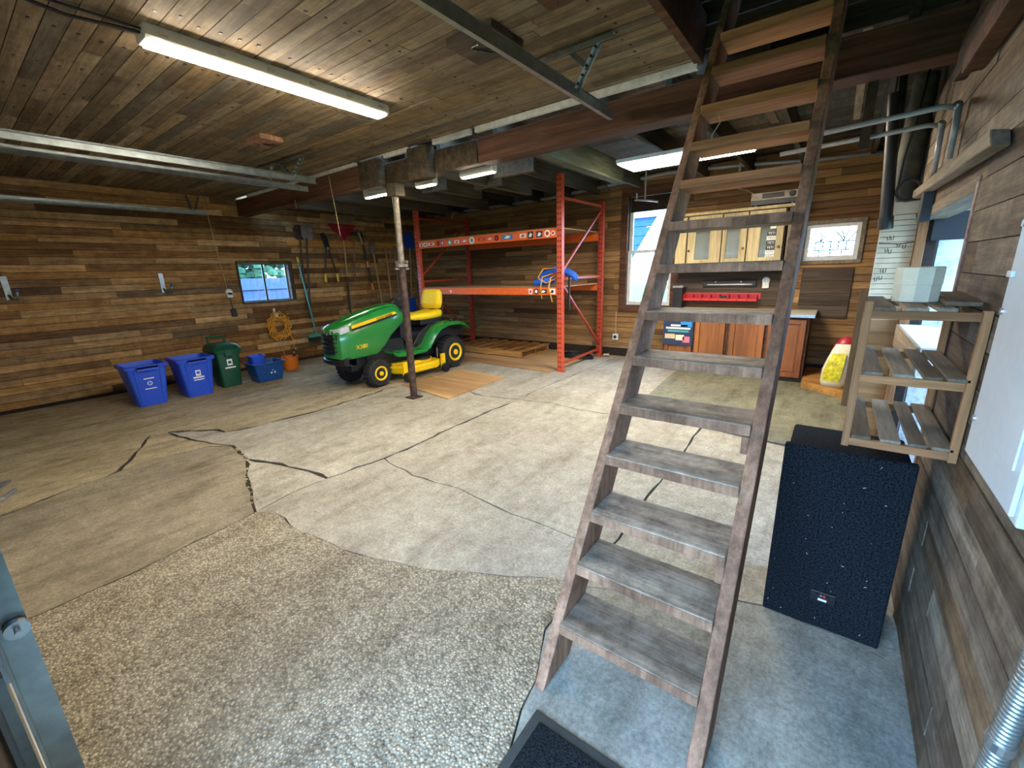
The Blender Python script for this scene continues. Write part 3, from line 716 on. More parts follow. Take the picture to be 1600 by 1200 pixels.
for z in (.57,.63,.69,.75):
    obj('grille_bar', MB().tube([(CX+a, 3.115+(abs(a)/.2)**2*.03, z) for a in (-.18,-.1,0,.1,.18)], .012, 6), M['black'], gr, smooth=True)
obj('badge', MB().lathe((CX,3.124,.80), (0,-1,0), [(.022,0),(.022,.006),(.015,.008)], 12), M['steel'], mw)
M['lens'] = plain('headlight_lens', 'b8bcc0', .15, var=.1, spec=.8)
for s_ in (-1, 1):
    obj('headlight', MB().loft([[(CX+s_*.07,3.128,z0),(CX+s_*.15,3.138,z0-.0),(CX+s_*.225,3.19,z0+.01),(CX+s_*.256,3.30,z0+.04),(CX+s_*.25,3.31,z0+.05),(CX+s_*.14,3.17,z0+.01),(CX+s_*.07,3.15,z0)] for z0 in (.79,.83,.865)]), M['lens'], mw, smooth='auto')
obj('bumper', MB().loft([[(CX+a, y+(abs(a)/.25)**2*.06, z) for a in (-.26,-.14,0,.14,.26)] + [(CX+a, y+.14, z) for a in (.26,.14,0,-.14,-.26)] for y, z in ((3.16,.36),(3.10,.39),(3.10,.44),(3.15,.47))]), M['black'], mw, smooth='auto')
for s_ in (-1, 1):
    x = CX+s_*.267
    sp = obj('side_stripe', MB().add([(x+s_*.004,3.34,.862),(x+s_*.006,3.34,.905),(x+s_*.012,4.08,1.03),(x+s_*.012,4.10,1.0),(x-s_*.02,3.34,.862),(x-s_*.02,3.34,.905),(x-s_*.02,4.08,1.03),(x-s_*.02,4.10,1.0)], [(0,3,2,1),(4,5,6,7),(0,1,5,4),(1,2,6,5),(2,3,7,6),(3,0,4,7)]), M['yellow'], mw)
    obj('side_vent', MB().add([(x+s_*.005,3.36,.835),(x+s_*.006,3.34,.862),(x+s_*.012,4.10,1.0),(x+s_*.012,4.10,.975),(x-s_*.02,3.36,.835),(x-s_*.02,3.34,.862),(x-s_*.02,4.10,1.0),(x-s_*.02,4.10,.975)], [(0,3,2,1),(4,5,6,7),(0,1,5,4),(1,2,6,5),(2,3,7,6),(3,0,4,7)]), M['black'], mw)
def text(body, size, mw4, mat, parent, ext=.0008, name='lettering'):
    cu = bpy.data.curves.new(name, 'FONT'); cu.body = body; cu.size = size; cu.extrude = ext; cu.align_x = 'CENTER'; cu.align_y = 'CENTER'; cu.resolution_u = 2
    t_ = bpy.data.objects.new(name, cu); col.objects.link(t_)
    dg = bpy.context.evaluated_depsgraph_get(); me = bpy.data.meshes.new_from_object(t_.evaluated_get(dg))
    bpy.data.objects.remove(t_); me.name = name; me.materials.clear(); me.materials.append(mat)
    me.transform(mw4); off = wloc(parent); me.transform(Matrix.Translation(-off))
    o = bpy.data.objects.new(name, me); col.objects.link(o); o.parent = parent; return o
def face(loc, right, up):
    r_ = Vector(right).normalized(); u_ = Vector(up).normalized(); n_ = r_.cross(u_).normalized(); u_ = n_.cross(r_)
    m4 = Matrix((r_, u_, n_)).transposed().to_4x4(); m4.translation = Vector(loc); return m4
text('JOHN DEERE', .05, face((CX+.284, 3.88, .975), (0,.74,.125), (0,-.125,.74)), M['txtd'], mw)
text('X380', .085, face((CX+.274, 3.46, .60), (0,1,.03), (0,-.03,1)), M['yellow'], mw)
# dash, steering
obj('dash', MB().loft([[(CX+a, y, z) for a, z in ((-w,zb),(-w,zt-.03),(-w*.7,zt),(w*.7,zt),(w,zt-.03),(w,zb))] for y, w, zb, zt in ((4.20,.2,.60,1.08),(4.32,.2,.55,1.09),(4.42,.15,.50,.98))]), M['black'], mw, smooth='auto')
sw = obj('steering_wheel', MB().tube([(CX+.18*math.cos(a), 4.42+.15*math.sin(a), 1.19+.09*math.sin(a)*-1*-.9) for a in [2*math.pi*k/28 for k in range(28)]], .016, 8, closed=True), M['black'], mw, smooth=True)
obj('spoke', MB().bar((CX-.17,4.42,1.19),(CX+.17,4.42,1.19),.03,.015).bar((CX,4.42,1.19),(CX,4.29,1.12),.03,.015).cyl((CX,4.42,1.20),(CX,4.38,1.02),.03), M['black'], sw)
# body: footrests and fenders
def fender(s_):
    xo, xi = CX+s_*.46, CX+s_*.20
    prof = [(3.86,.47,.03),(3.95,.435,.03),(4.45,.42,.03),(4.56,.47,.03),(4.68,.62,.04),(4.80,.72,.05),(4.98,.775,.06),(5.22,.775,.06),(5.40,.74,.06),(5.50,.66,.05)]
    rings = []
    for y, z, d in prof:
        rings.append([(xi,y,z-d),(xi,y,z+.012),(CX+s_*.30,y,z+.012),(CX+s_*.42,y,z),(xo,y,z-.045),(xo-s_*.012,y,z-.055),(CX+s_*.42,y,z-.03)])
    return obj('fender', MB().loft(rings), M['green'], mw, smooth='auto')
for s_ in (-1, 1):
    f_ = fender(s_)
    obj('foot_pad', MB().box(CX+s_*.32-.09, CX+s_*.32+.09, 3.98, 4.42, .436, .446), M['green'], f_, .003)
    obj('fender_knob', MB().lathe((CX+s_*.33,5.18,.78), (0,0,1), [(.035,0),(.04,.02),(.03,.035)], 12), M['black'], f_)
obj('seat_deck', MB().loft([[(CX+a, y, z) for a, z in ((-.24,zb),(-.24,zt),(.24,zt),(.24,zb))] for y, zb, zt in ((4.36,.36,.44),(4.55,.40,.66),(4.75,.42,.76),(5.46,.5,.76),(5.52,.5,.66))]), M['black'], mw, .01)
obj('seat_base', MB().box(CX-.2,CX+.2,4.62,5.1,.76,.85).tube([(CX+.15,5.02,.84),(CX+.2,5.12,.90),(CX+.2,5.13,1.05)], .02, 6).tube([(CX-.15,5.02,.84),(CX-.2,5.12,.90),(CX-.2,5.13,1.05)], .02, 6), M['black'], mw, .008)
def cush(pts):  # rounded pad from rings
    return MB().loft(pts)
sr = []
for y, w, z0, z1 in ((4.46,.13,.865,.90),(4.50,.20,.85,.935),(4.62,.245,.845,.955),(4.80,.25,.845,.945),(4.98,.25,.85,.965),(5.07,.235,.86,.985),(5.10,.20,.88,.97)):
    sr.append([(CX+a*w, y, z0+(z1-z0)*b) for a, b in ((-.9,0),(-1,.4),(-.95,.85),(-.6,1),(0,.86),(.6,1),(.95,.85),(1,.4),(.9,0))])
obj('seat_cushion', MB().loft(sr), M['yseat'], mw, smooth=True)
sr = []
for z, w, y0, y1 in ((.985,.15,5.045,5.10),(1.0,.215,5.02,5.12),(1.08,.24,5.01,5.135),(1.18,.235,5.03,5.15),(1.27,.21,5.05,5.16),(1.30,.15,5.07,5.15)):
    sr.append([(CX+a*w, y0+(y1-y0)*b, z) for a, b in ((-1,.5),(-.9,.1),(-.5,0),(0,.12),(.5,0),(.9,.1),(1,.5),(.8,1),(-.8,1))])
obj('seat_back', MB().loft(sr), M['yseat'], mw, smooth=True)
obj('engine_block', MB().box(CX-.2,CX+.2,3.4,4.25,.34,.62).box(CX-.23,CX+.23,3.55,4.0,.34,.5), M['black'], mw, .01)
# mowing deck
dk = obj('cutting_deck', MB().prism([(CX-.52,4.05),(CX-.44,3.92),(CX-.1,3.88),(CX+.2,3.92),(CX+.46,4.02),(CX+.52,4.2),(CX+.52,4.62),(CX+.40,4.80),(CX-.4,4.80),(CX-.52,4.62)], 'z', .10, .215), M['yellow'], mw, .025, smooth='auto')
obj('deck_top', MB().prism([(CX-.40,4.12),(CX-.2,4.0),(CX+.2,4.0),(CX+.40,4.14),(CX+.40,4.6),(CX+.28,4.72),(CX-.28,4.72),(CX-.40,4.6)], 'z', .2, .26), M['yellow'], dk, .015)
obj('pulley_cover', MB().lathe((CX+.33,4.48,.26), (0,0,1), [(.13,0),(.13,.03),(.10,.055),(.04,.06)], 18), M['black'], dk, smooth='auto')
obj('pulley_cover', MB().lathe((CX-.33,4.45,.26), (0,0,1), [(.12,0),(.12,.03),(.09,.05),(.04,.06)], 18), M['black'], dk, smooth='auto')
for y in (4.0, 4.78):
    obj('gauge_wheel', MB().lathe((CX+.53,y,.075), (1,0,0), [(.02,-.03),(.068,-.03),(.072,0),(.068,.03),(.03,.034)], 18), M['black'], dk, smooth='auto')
    obj('wheel_bracket', MB().box(CX+.46,CX+.50,y-.04,y+.04,.06,.30), M['yellow'], dk, .006)
obj('wash_port', MB().cyl((CX+.42,4.72,.25),(CX+.42,4.72,.40),.008,n=8), M['steel'], dk)

# ------------------------------------------------------------------ bins
def tub(name, label, c, w0, d0, w1, d1, h, mat, lipw=.02, group=None, rim=.045):
    """open tapered tub; c = centre of base, w along y, d along x"""
    t = thing(name, label, 'bin', (c[0], c[1], 0), group)
    def rr(w, d, z, r=.035):
        pts = []
        for sx, sy, a0 in ((1,1,0),(-1,1,90),(-1,-1,180),(1,-1,270)):
            for k in range(4):
                a = R(a0+k*30); pts.append((c[0]+sx*(d/2-r)+r*math.cos(a), c[1]+sy*(w/2-r)+r*math.sin(a), z))
        return pts
    t_ = .008
    f = lambda z: (w0+(w1-w0)*z/h, d0+(d1-d0)*z/h)
    rings = [rr(w0,d0,.004), rr(*f(h*.5),h*.5), rr(*f(h-rim),h-rim), rr(f(h-rim)[0]+2*lipw,f(h-rim)[1]+2*lipw,h-rim), rr(w1+2*lipw,d1+2*lipw,h-.006), rr(w1+2*lipw-.012,d1+2*lipw-.012,h), rr(w1-2*t_,d1-2*t_,h), rr(w0-2*t_,d0-2*t_,.02)]
    obj('tub', MB().loft(rings), mat, t, smooth='auto')
    return t
def bins(name, label, c, mat, mark):
    t = tub(name, label, c, .30, .36, .42, .46, .54, mat, group='blue recycling bins')
    x1 = c[0]+.225
    obj('grip', MB().box(x1-.01,x1+.055,c[1]-.11,c[1]+.11,.50,.53).box(x1+.045,x1+.055,c[1]-.11,c[1]+.11,.475,.53), mat, t, .006)
    for s_ in (-1, 1): obj('rib', MB().bar((c[0]+.185,c[1]+s_*.11,.03),(c[0]+.228,c[1]+s_*.13,.49),.012,.014), mat, t)
    nx = Vector((1, 0, -.09)).normalized()
    def P(y, z): return (c[0]+.182+.045*z/.54*1.05+.0015, y, z)
    if mark == 'ring':
        obj('printed_emblem', MB().tube([Vector(P(c[1]+.024*math.cos(a), .30+.024*math.sin(a))) for a in [2*math.pi*k/18 for k in range(18)]], .004, 5, closed=True), M['txtw'], t)
        for a0 in (90, 210, 330):
            a = R(a0); obj('printed_arrow', MB().tube([Vector(P(c[1]+.015*math.cos(a+d), .30+.015*math.sin(a+d))) for d in (-.8,-.3,.2)], [.004,.004,.001], 5), M['txtw'], t)
    else:
        e = obj('printed_emblem', MB().box(P(0,.33)[0]-.001, P(0,.33)[0]+.002, c[1]-.03, c[1]+.03, .29, .37), M['txtw'], t)
        obj('emblem_mark', MB().lathe((P(0,.33)[0]+.001, c[1], .335), (1,0,0), [(.02,0),(.02,.003)], 12), mat, e)
    for z, w in ((.365,.055),(.23,.06)) if mark == 'ring' else ((.265,.065),(.235,.06)):
        obj('printed_line', MB().box(P(0,z)[0]-.001, P(0,z)[0]+.0015, c[1]-w, c[1]+w, z-.006, z+.006 + (.008 if w == .065 else 0)), M['txtw'], t)
    return t
bins('recycling_bin', 'tall blue recycling bin, the leftmost, with a round white emblem', (-7.18, 1.47), M['bin'], 'ring')
bins('recycling_bin', 'tall blue recycling bin next to the green cart, square white emblem', (-7.15, 2.0), M['bin'], 'sq')
g = thing('compost_bin', 'dark green lidded compost bin with a raised handle', 'bin', (-7.32, 2.47, 0))
def rrect(cx, cy, d, w, z, r=.04):
    pts = []
    for sx, sy, a0 in ((1,1,0),(-1,1,90),(-1,-1,180),(1,-1,270)):
        for k in range(4):
            a = R(a0+k*30); pts.append((cx+sx*(d/2-r)+r*math.cos(a), cy+sy*(w/2-r)+r*math.sin(a), z))
    return pts
obj('tub', MB().loft([rrect(-7.30,2.47,.32,.26,.004), rrect(-7.32,2.47,.40,.32,.50), rrect(-7.32,2.47,.40,.32,.52)]), M['gbin'], g, smooth='auto')
ld = obj('lid', MB().loft([rrect(-7.32,2.47,.46,.37,.52), rrect(-7.32,2.47,.47,.38,.56), rrect(-7.34,2.47,.42,.33,.62,.05), rrect(-7.36,2.47,.30,.24,.645,.05)]), M['gbin'], g, smooth='auto')
obj('handle', MB().tube([(-7.46,2.36,.60),(-7.50,2.36,.73),(-7.50,2.58,.73),(-7.46,2.58,.60)], .022, 8), M['gbin'], g, smooth='auto')
obj('latch', MB().box(-7.10,-7.075,2.42,2.52,.47,.56), M['gbin'], g, .005)
e = obj('printed_emblem', MB().box(-7.121,-7.115,2.435,2.505,.33,.42), M['txtw'], g)
obj('emblem_mark', MB().lathe((-7.116,2.47,.375), (1,0,0), [(.024,0),(.024,.003)], 12), M['gbin'], e)
obj('printed_line', MB().box(-7.124,-7.119,2.40,2.54,.285,.305), M['txtw'], g)
b_ = tub('recycling_box', 'low navy blue recycling box with white arrows emblem', (-7.12, 2.95), .36, .30, .46, .40, .30, M['bin2'], .015, rim=.025)
for a0 in (90, 210, 330):
    a = R(a0); obj('printed_arrow', MB().prism([(2.98+.045*math.cos(a+.5), .15+.045*math.sin(a+.5)), (2.98+.045*math.cos(a-.4), .15+.045*math.sin(a-.4)), (2.98+.012*math.cos(a), .15+.012*math.sin(a))], 'x', -6.945, -6.940), M['txtw'], b_)
sb = tub('small_bin', 'small blue bin standing inside the low recycling box', (-7.22, 2.88), .16, .15, .20, .20, .30, M['bin'], .01, rim=.02)
sb.location.z = .10
bk = thing('bucket', 'orange plastic bucket holding hand tools by the left wall', 'bucket', (-7.56, 3.56, 0))
obj('pail', MB().lathe((-7.56,3.56,0), (0,0,1), [(.11,0.004),(.13,.21),(.14,.21),(.14,.235),(.128,.235),(.105,.02)], 20), M['obkt'], bk, smooth='auto')
for nm, lab, pts, r_, mt in [('garden_fork', 'grey garden fork head sticking out of the orange bucket', [(-7.60,3.53,.06),(-7.64,3.50,.42)], .008, M['gpost']), ('hand_trowel', 'dark handled trowel leaning in the orange bucket', [(-7.55,3.58,.06),(-7.58,3.70,.34)], .02, M['black']), ('hand_shears', 'black hand shears poking out of the orange bucket', [(-7.53,3.55,.06),(-7.5,3.62,.29)], .015, M['black'])]:
    t_ = thing(nm, lab, 'tool', pts[0], 'tools in the bucket')
    obj('handle', MB().cyl(pts[0], pts[1], r_, r_*.8, 8), mt, t_, smooth='auto')
    if nm == 'garden_fork':
        for k in range(4): obj('tine', MB().tube([pts[1], (pts[1][0], pts[1][1]-.04+k*.027, pts[1][2]+.02), (pts[1][0], pts[1][1]-.05+k*.033, pts[1][2]+.13)], .004, 6), M['gpost'], t_)
    else: obj('tip', MB().ball(pts[1], r_*1.4, n=8, m=6), M['gpost'], t_)

# ------------------------------------------------------------------ left wall: window, tools, cords
XW = XL + .0
def casing(parent, along, plane_c, d0, d1, s0, s1, z0, z1, w, mat, name='window_frame'):
    for a, b, c, d in ((s0-w, s1+w, z1, z1+w), (s0-w, s1+w, z0-w, z0), (s0-w, s0, z0, z1), (s1, s1+w, z0, z1)):
        mb = MB().box(d0, d1, a, b, c, d) if along == 1 else MB().box(a, b, d0, d1, c, d)
        obj(name, mb, mat, parent, .004)
w1 = thing('window_1', 'small two pane sliding window in the left plank wall', 'window', (XL-.05, 3.72, 1.17), kind='structure')
casing(w1, 1, 0, XL-.13, XL+.025, H1[0]+.0, H1[1], H1[2], H1[3], .025, M['grayw'], 'frame')
M['dframe'] = plain('dark_sash', '4a4a48', .5, var=.08)
for a, b in ((H1[0]+.0, 3.71), (3.70, H1[1]-.05)):
    sa = obj('sash', MB().box(XL-.10, XL-.075, a, a+.02, H1[2], H1[3]).box(XL-.10, XL-.075, b-.02, b, H1[2], H1[3]).box(XL-.10, XL-.075, a+.02, b-.02, H1[3]-.03, H1[3]).box(XL-.10, XL-.075, a+.02, b-.02, H1[2], H1[2]+.02), M['dframe'], w1)
    obj('pane', MB().box(XL-.09, XL-.086, a+.02, b-.02, H1[2]+.02, H1[3]-.03), M['pane'], sa)
obj('jamb_board', MB().box(XL-.09, XL+.02, H1[1]-.05, H1[1], H1[2], H1[3]), M['grayw'], w1, .003)
def rod(p0, p1, r, mat, parent, name='handle', n=8, r1=None): return obj(name, MB().cyl(p0, p1, r, r1, n), mat, parent, smooth='auto')
xs = XL + .075
rl = thing('tool_rail', 'orange-brown wooden tool rail on the left wall', 'rail', (XL+.02, 5.6, 2.15))
obj('board', MB().box(XL, XL+.03, 4.16, 7.0, 2.15, 2.24), M['railw'], rl, .003)
for k in range(14): obj('peg', MB().cyl((XL+.03, 4.3+k*.19, 2.21), (XL+.058, 4.3+k*.19, 2.225), .006, n=6), M['steel'], rl)
def blade(y, z0, z1, w, mat, parent, name='blade', x=xs):
    pr = [(y-w*.30,z0),(y-w/2,z0+(z1-z0)*.2),(y-w/2,z0+(z1-z0)*.75),(y-w*.25,z1-.02),(y,z1),(y+w*.25,z1-.02),(y+w/2,z0+(z1-z0)*.75),(y+w/2,z0+(z1-z0)*.2),(y+w*.30,z0)]
    return obj(name, MB().prism(pr, 'x', x-.01, x+.004), mat, parent, .004)
s1 = thing('digging_shovel', 'grey bladed shovel hung blade up with a long black handle', 'shovel', (xs, 4.40, .78), 'tools on the left wall rail')
blade(4.53, 2.24, 2.54, .23, M['gpost'], s1, x=xs+.05); rod((xs+.05,4.50,2.28), (xs,4.37,.78), .018, M['black'], s1)
s2 = thing('garden_spade', 'dark rusty spade hung behind the grey shovel', 'shovel', (xs, 4.36, .9), 'tools on the left wall rail')
blade(4.40, 2.25, 2.52, .20, M['dkmetal'], s2, x=xs-.01); rod((xs-.01,4.40,2.27), (xs-.02,4.34,.95), .017, M['dkmetal'], s2)
br = thing('push_broom', 'teal push broom leaning on the left wall beside the window', 'broom', (xs+.2, 4.35, 0.4), 'tools on the left wall rail')
rod((xs+.02,4.28,1.93), (xs+.15,4.36,.5), .016, M['teal'], br); rod((xs+.02,4.28,1.93), (xs+.028,4.285,1.84), .018, M['ygrip'], br, 'grip')
hd = obj('head', MB().box(xs+.11,xs+.20,4.19,4.55,.44,.50), M['teal'], br, .006); obj('bristles', MB().box(xs+.12,xs+.19,4.20,4.54,.37,.44), M['black'], hd)
rod((XL+.0,4.285,1.87), (xs+.04,4.285,1.87), .006, M['steel'], br, 'hook_pin')
lp = thing('loppers', 'black loppers with yellow grip ends hanging open', 'loppers', (xs, 4.9, 1.46), 'tools on the left wall rail')
for y1, s_ in ((4.79, -1), (5.04, 1)):
    rod((xs+.03,4.90+s_*.02,2.12), (xs+.03,y1,1.62), .016, M['black'], lp); rod((xs+.03,y1,1.62), (xs+.03,y1+s_*.012,1.46), .019, M['ygrip'], lp, 'grip')
obj('blade', MB().prism([(4.86,2.10),(4.82,2.28),(4.80,2.36),(4.86,2.40),(4.93,2.30),(4.96,2.12)], 'x', xs+.02, xs+.045), M['black'], lp, .004)
rod((xs+.015,4.90,2.10), (xs+.06,4.90,2.10), .025, M['steel'], lp, 'pivot')
rk2 = thing('leaf_rake', 'red fan rake with grey tines hanging head up', 'rake', (xs, 5.27, .83), 'tools on the left wall rail')
for k in range(15):
    t = k/14; y = 4.98 + .60*t
    obj('tine', MB().tube([(xs+.05,5.29+(y-5.29)*.15,2.34),(xs+.05,5.29+(y-5.29)*.7,2.46),(xs+.05,y,2.56)], .012, 5), M['rakered'], rk2)
    obj('tine_tip', MB().tube([(xs+.05,y,2.56),(xs+.05,y,2.70),(xs+.02,y,2.725)], .006, 5), M['steel'], rk2)
obj('tie_bar', MB().box(xs+.044,xs+.056,5.0,5.58,2.54,2.57), M['rakered'], rk2)
obj('socket', MB().prism([(5.24,2.26),(5.22,2.40),(5.36,2.40),(5.32,2.26)], 'x', xs+.03, xs+.07), M['rakered'], rk2, .004)
rod((xs+.05,5.28,2.30), (xs+.02,5.27,1.55), .016, M['tan'], rk2); rod((xs+.02,5.27,1.55), (xs,5.26,.80), .018, M['black'], rk2, 'grip')
ho = thing('garden_hoe', 'short handled garden hoe hung right of the red rake', 'hoe', (xs, 5.5, 1.46), 'tools on the left wall rail')
rod((xs+.02,5.54,2.40), (xs,5.46,1.46), .014, M['ladS'], ho); obj('blade', MB().box(xs+.01,xs+.03,5.42,5.62,2.36,2.44), M['dkmetal'], ho, .004)
hs = thing('hedge_shears', 'black hedge shears with orange bands and grips', 'shears', (xs, 5.8, 1.27), 'tools on the left wall rail')
for a, b, r_, mt, nm in (((5.72,2.46),(5.745,2.12),.020,M['black'],'blade'), ((5.745,2.12),(5.78,1.86),.022,M['black'],'handle'), ((5.78,1.86),(5.795,1.73),.023,M['orgrip'],'band'), ((5.795,1.73),(5.84,1.40),.021,M['black'],'handle'), ((5.84,1.40),(5.86,1.25),.023,M['orgrip'],'grip')):
    rod((xs+.03,*a), (xs+.03,*b), r_, mt, hs, nm)
rod((xs+.03,5.66,2.42), (xs+.03,5.75,2.14), .014, M['steel'], hs, 'blade'); rod((xs+.0,5.80,2.03), (xs+.07,5.80,2.03), .04, M['gpost'], hs, 'pivot')
rod((XL+.025,5.74,2.19), (xs+.05,5.74,2.19), .006, M['steel'], hs, 'hook_pin')
ax = thing('wood_maul', 'pale long handled maul hung right of the shears', 'maul', (xs, 6.03, .95), 'tools on the left wall rail')
rod((xs+.02,5.96,2.22), (xs,6.08,.95), .018, M['tan'], ax); obj('head', MB().box(xs-.01,xs+.05,5.90,6.02,2.02,2.24), M['gpost'], ax, .006)
ss = thing('snow_shovel', 'blue snow shovel hung blade up in the wall corner', 'shovel', (xs, 7.0, 1.0), 'tools on the left wall rail')
blade(6.98, 2.12, 2.52, .30, M['bluep'], ss, x=xs+.04); rod((xs+.04,6.98,2.15), (xs,6.94,.95), .018, M['tan'], ss)
s3 = thing('snow_shovel', 'blue ribbed snow shovel standing blade down behind the mower seat', 'shovel', (xs+.2, 6.75, .5), 'tools on the left wall rail')
bl = obj('blade', MB().loft([[(xs+.12+d, 6.55, z), (xs+.16+d, 6.75, z), (xs+.12+d, 6.95, z), (xs+.10+d, 6.95, z), (xs+.14+d, 6.75, z), (xs+.10+d, 6.55, z)] for z, d in ((.55,.10),(.75,.0),(.95,.0),(1.02,.03))]), M['bluep'], s3)
for k in range(6): obj('rib', MB().bar((xs+.15,6.6+k*.06,.62),(xs+.15,6.6+k*.06,1.0),.012,.014), M['bluep'], bl)
rod((xs+.13,6.75,.95), (xs+.02,6.78,2.1), .017, M['black'], s3)
for i, (y, z1, mt, lab) in enumerate([(6.28,2.1,M['tan'],'pale wooden pole leaning in the left wall corner'), (6.52,2.2,M['gpost'],'grey metal pole leaning in the left wall corner'), (7.15,2.3,M['slat'],'thick grey plank standing in the far left corner')]):
    o = obj(['wood_pole','metal_pole','standing_plank'][i], MB().cyl((xs+.12,y,.05),(xs-.01,y+.05,z1),.018,n=8) if i < 2 else MB().box(XL+.02,XL+.05,y+.01,y+.11,.0,z1), mt, None, smooth='auto'); tag(o, lab, 'pole')
# cord coil
cc = thing('extension_cord', 'coiled orange extension cord hung on the left wall', 'cord', (xs, 3.75, .45))
pts = []
for k in range(150):
    a = k*.42; r_ = .165 + .065*math.sin(k*1.37); pts.append((XL+.03+.05*abs(math.sin(k*.71)), 3.76 + r_*math.cos(a)*.92 + .02*math.sin(k*.9), .70 + .03*math.cos(k*.33) + (r_+.03)*math.sin(a)))
obj('coil', MB().tube(pts, .0085, 5), M['cord'], cc, smooth=True)
obj('loose_end', MB().tube([(XL+.06,3.90,.60),(XL+.07,3.97,.45),(XL+.06,3.98,.32),(XL+.08,3.93,.25)], .008, 5), M['cord'], cc, smooth=True)
obj('hook', MB().box(XL,XL+.02,3.72,3.76,.86,1.03).box(XL,XL+.10,3.72,3.76,.86,.88).box(XL+.08,XL+.10,3.72,3.76,.86,.93), M['white'], cc, .003)
# outlet with cable and charger
ou = thing('wall_outlet', 'white surface outlet with tan cable on the left wall', 'outlet', (XL, 3.06, 1.34))
obj('box', MB().lathe((XL,3.06,1.36),(1,0,0),[(.055,0),(.055,.03),(.045,.04)],16).box(XL,XL+.04,3.02,3.10,1.27,1.35), M['white'], ou, smooth='auto')
obj('cable', MB().tube([(XL+.012,3.04,1.41),(XL+.012,3.0,2.0),(XL+.012,2.97,2.6),(XL+.012,2.93,2.86)], .006, 6), M['rope'], ou, smooth=True)
ch = thing('power_adapter', 'black power adapter hanging by its cord below the outlet', 'adapter', (XL+.03, 3.07, .96))
obj('brick', MB().box(XL+.005,XL+.05,3.03,3.11,.95,1.07), M['black'], ch, .01); obj('cord', MB().tube([(XL+.03,3.06,1.29),(XL+.04,3.05,1.2),(XL+.03,3.07,1.07)], .006, 6), M['black'], ch)
for y, lab in ((.61, 'grey metal wall hook at the left picture edge'), (2.18, 'grey metal wall hook left of the outlet')):
    h = thing('wall_hook', lab, 'hook', (XL, y, 1.4), 'wall hooks')
    obj('plate', MB().box(XL,XL+.012,y-.03,y+.03,1.40,1.69), M['galv'], h, .003)
    obj('arm', MB().tube([(XL+.01,y,1.46),(XL+.05,y+.02,1.40),(XL+.16,y+.05,1.40),(XL+.18,y+.06,1.46),(XL+.18,y+.06,1.52)], .014, 8), M['galv'], h, smooth=True)
    obj('tip', MB().cyl((XL+.18,y+.06,1.49),(XL+.18,y+.06,1.53),.018,n=8), M['bin2'], h)
# hanging strings
for a, b, lab in (((-5.39,3.40,2.80),(-5.30,3.40,2.06),'thin pale pull cord hanging in front of the red rake'), ((-6.3,3.40,2.62),(-6.3,3.40,2.50),'short string stub hanging under the beam')):
    o = obj('pull_cord', MB().tube([a, ((a[0]+b[0])/2+.005,a[1],(a[2]+b[2])/2), b], .0032, 5), M['rope']); tag(o, lab, 'cord')

# ------------------------------------------------------------------ far wall
w2 = thing('window_2', 'tall double hung window in the far wall behind the ladder', 'window', (-2.57, YF, .92), kind='structure')
casing(w2, 0, 1, YF-.03, YF+.13, H2[0], H2[1], H2[2], H2[3], .12, M['beam'], 'casing')
sw1 = obj('upper_sash', MB().box(H2[0],H2[0]+.06,YF+.07,YF+.10,1.78,H2[3]).box(H2[1]-.06,H2[1],YF+.07,YF+.10,1.78,H2[3]).box(H2[0]+.06,H2[1]-.06,YF+.07,YF+.10,2.60,H2[3]).box(H2[0]+.06,H2[1]-.06,YF+.07,YF+.10,1.78,1.83), M['wtrim'], w2)
obj('pane', MB().box(H2[0]+.05,H2[1]-.05,YF+.083,YF+.087,1.80,2.62), M['pane'], sw1)
sw2 = obj('lower_sash', MB().box(H2[0],H2[0]+.06,YF+.03,YF+.06,H2[2],1.82).box(H2[1]-.06,H2[1],YF+.03,YF+.06,H2[2],1.82).box(H2[0]+.06,H2[1]-.06,YF+.03,YF+.06,1.78,1.82).box(H2[0]+.06,H2[1]-.06,YF+.03,YF+.06,H2[2],H2[2]+.06), M['wtrim'], w2)
obj('pane', MB().box(H2[0]+.05,H2[1]-.05,YF+.043,YF+.047,H2[2]+.05,1.79), M['pane'], sw2)
obj('roller_shade', MB().box(H2[0]+.03,H2[1]-.03,YF+.012,YF+.022,2.44,H2[3]-.02).cyl((H2[0]+.03,YF+.015,2.44),(H2[1]-.03,YF+.015,2.44),.01), M['dk'], w2)
w3 = thing('window_3', 'small leaded glass window high in the far wall', 'window', (-.14, YF, 1.56), kind='structure')
casing(w3, 0, 1, YF-.03, YF+.13, H3[0]-.0, H3[1]+.0, H3[2], H3[3], .045, M['slat'], 'casing')
obj('sash', MB().box(H3[0],H3[0]+.05,YF+.02,YF+.06,H3[2],H3[3]).box(H3[1]-.05,H3[1],YF+.02,YF+.06,H3[2],H3[3]).box(H3[0]+.05,H3[1]-.05,YF+.02,YF+.06,H3[3]-.05,H3[3]).box(H3[0]+.05,H3[1]-.05,YF+.02,YF+.06,H3[2],H3[2]+.06), M['white'], w3, .003)
lx0, lx1, lz0, lz1 = H3[0]+.05, H3[1]-.05, H3[2]+.06, H3[3]-.05; lw, lh = lx1-lx0, lz1-lz0
M['tint'] = glassy('green_glass', (.55,.9,.8,1), .06); M['clear'] = glassy('clear_textured_glass', (.95,1,.98,1), .06, .2)
pn = obj('pane', MB().box(lx0,lx1,YF+.038,YF+.042,lz0,lz1), M['clear'], w3)
def came(pts):
    return obj('lead_came', MB().tube([(lx0+u*lw, YF+.036, lz0+v*lh) for u, v in pts], .007, 5), M['lead'], w3)
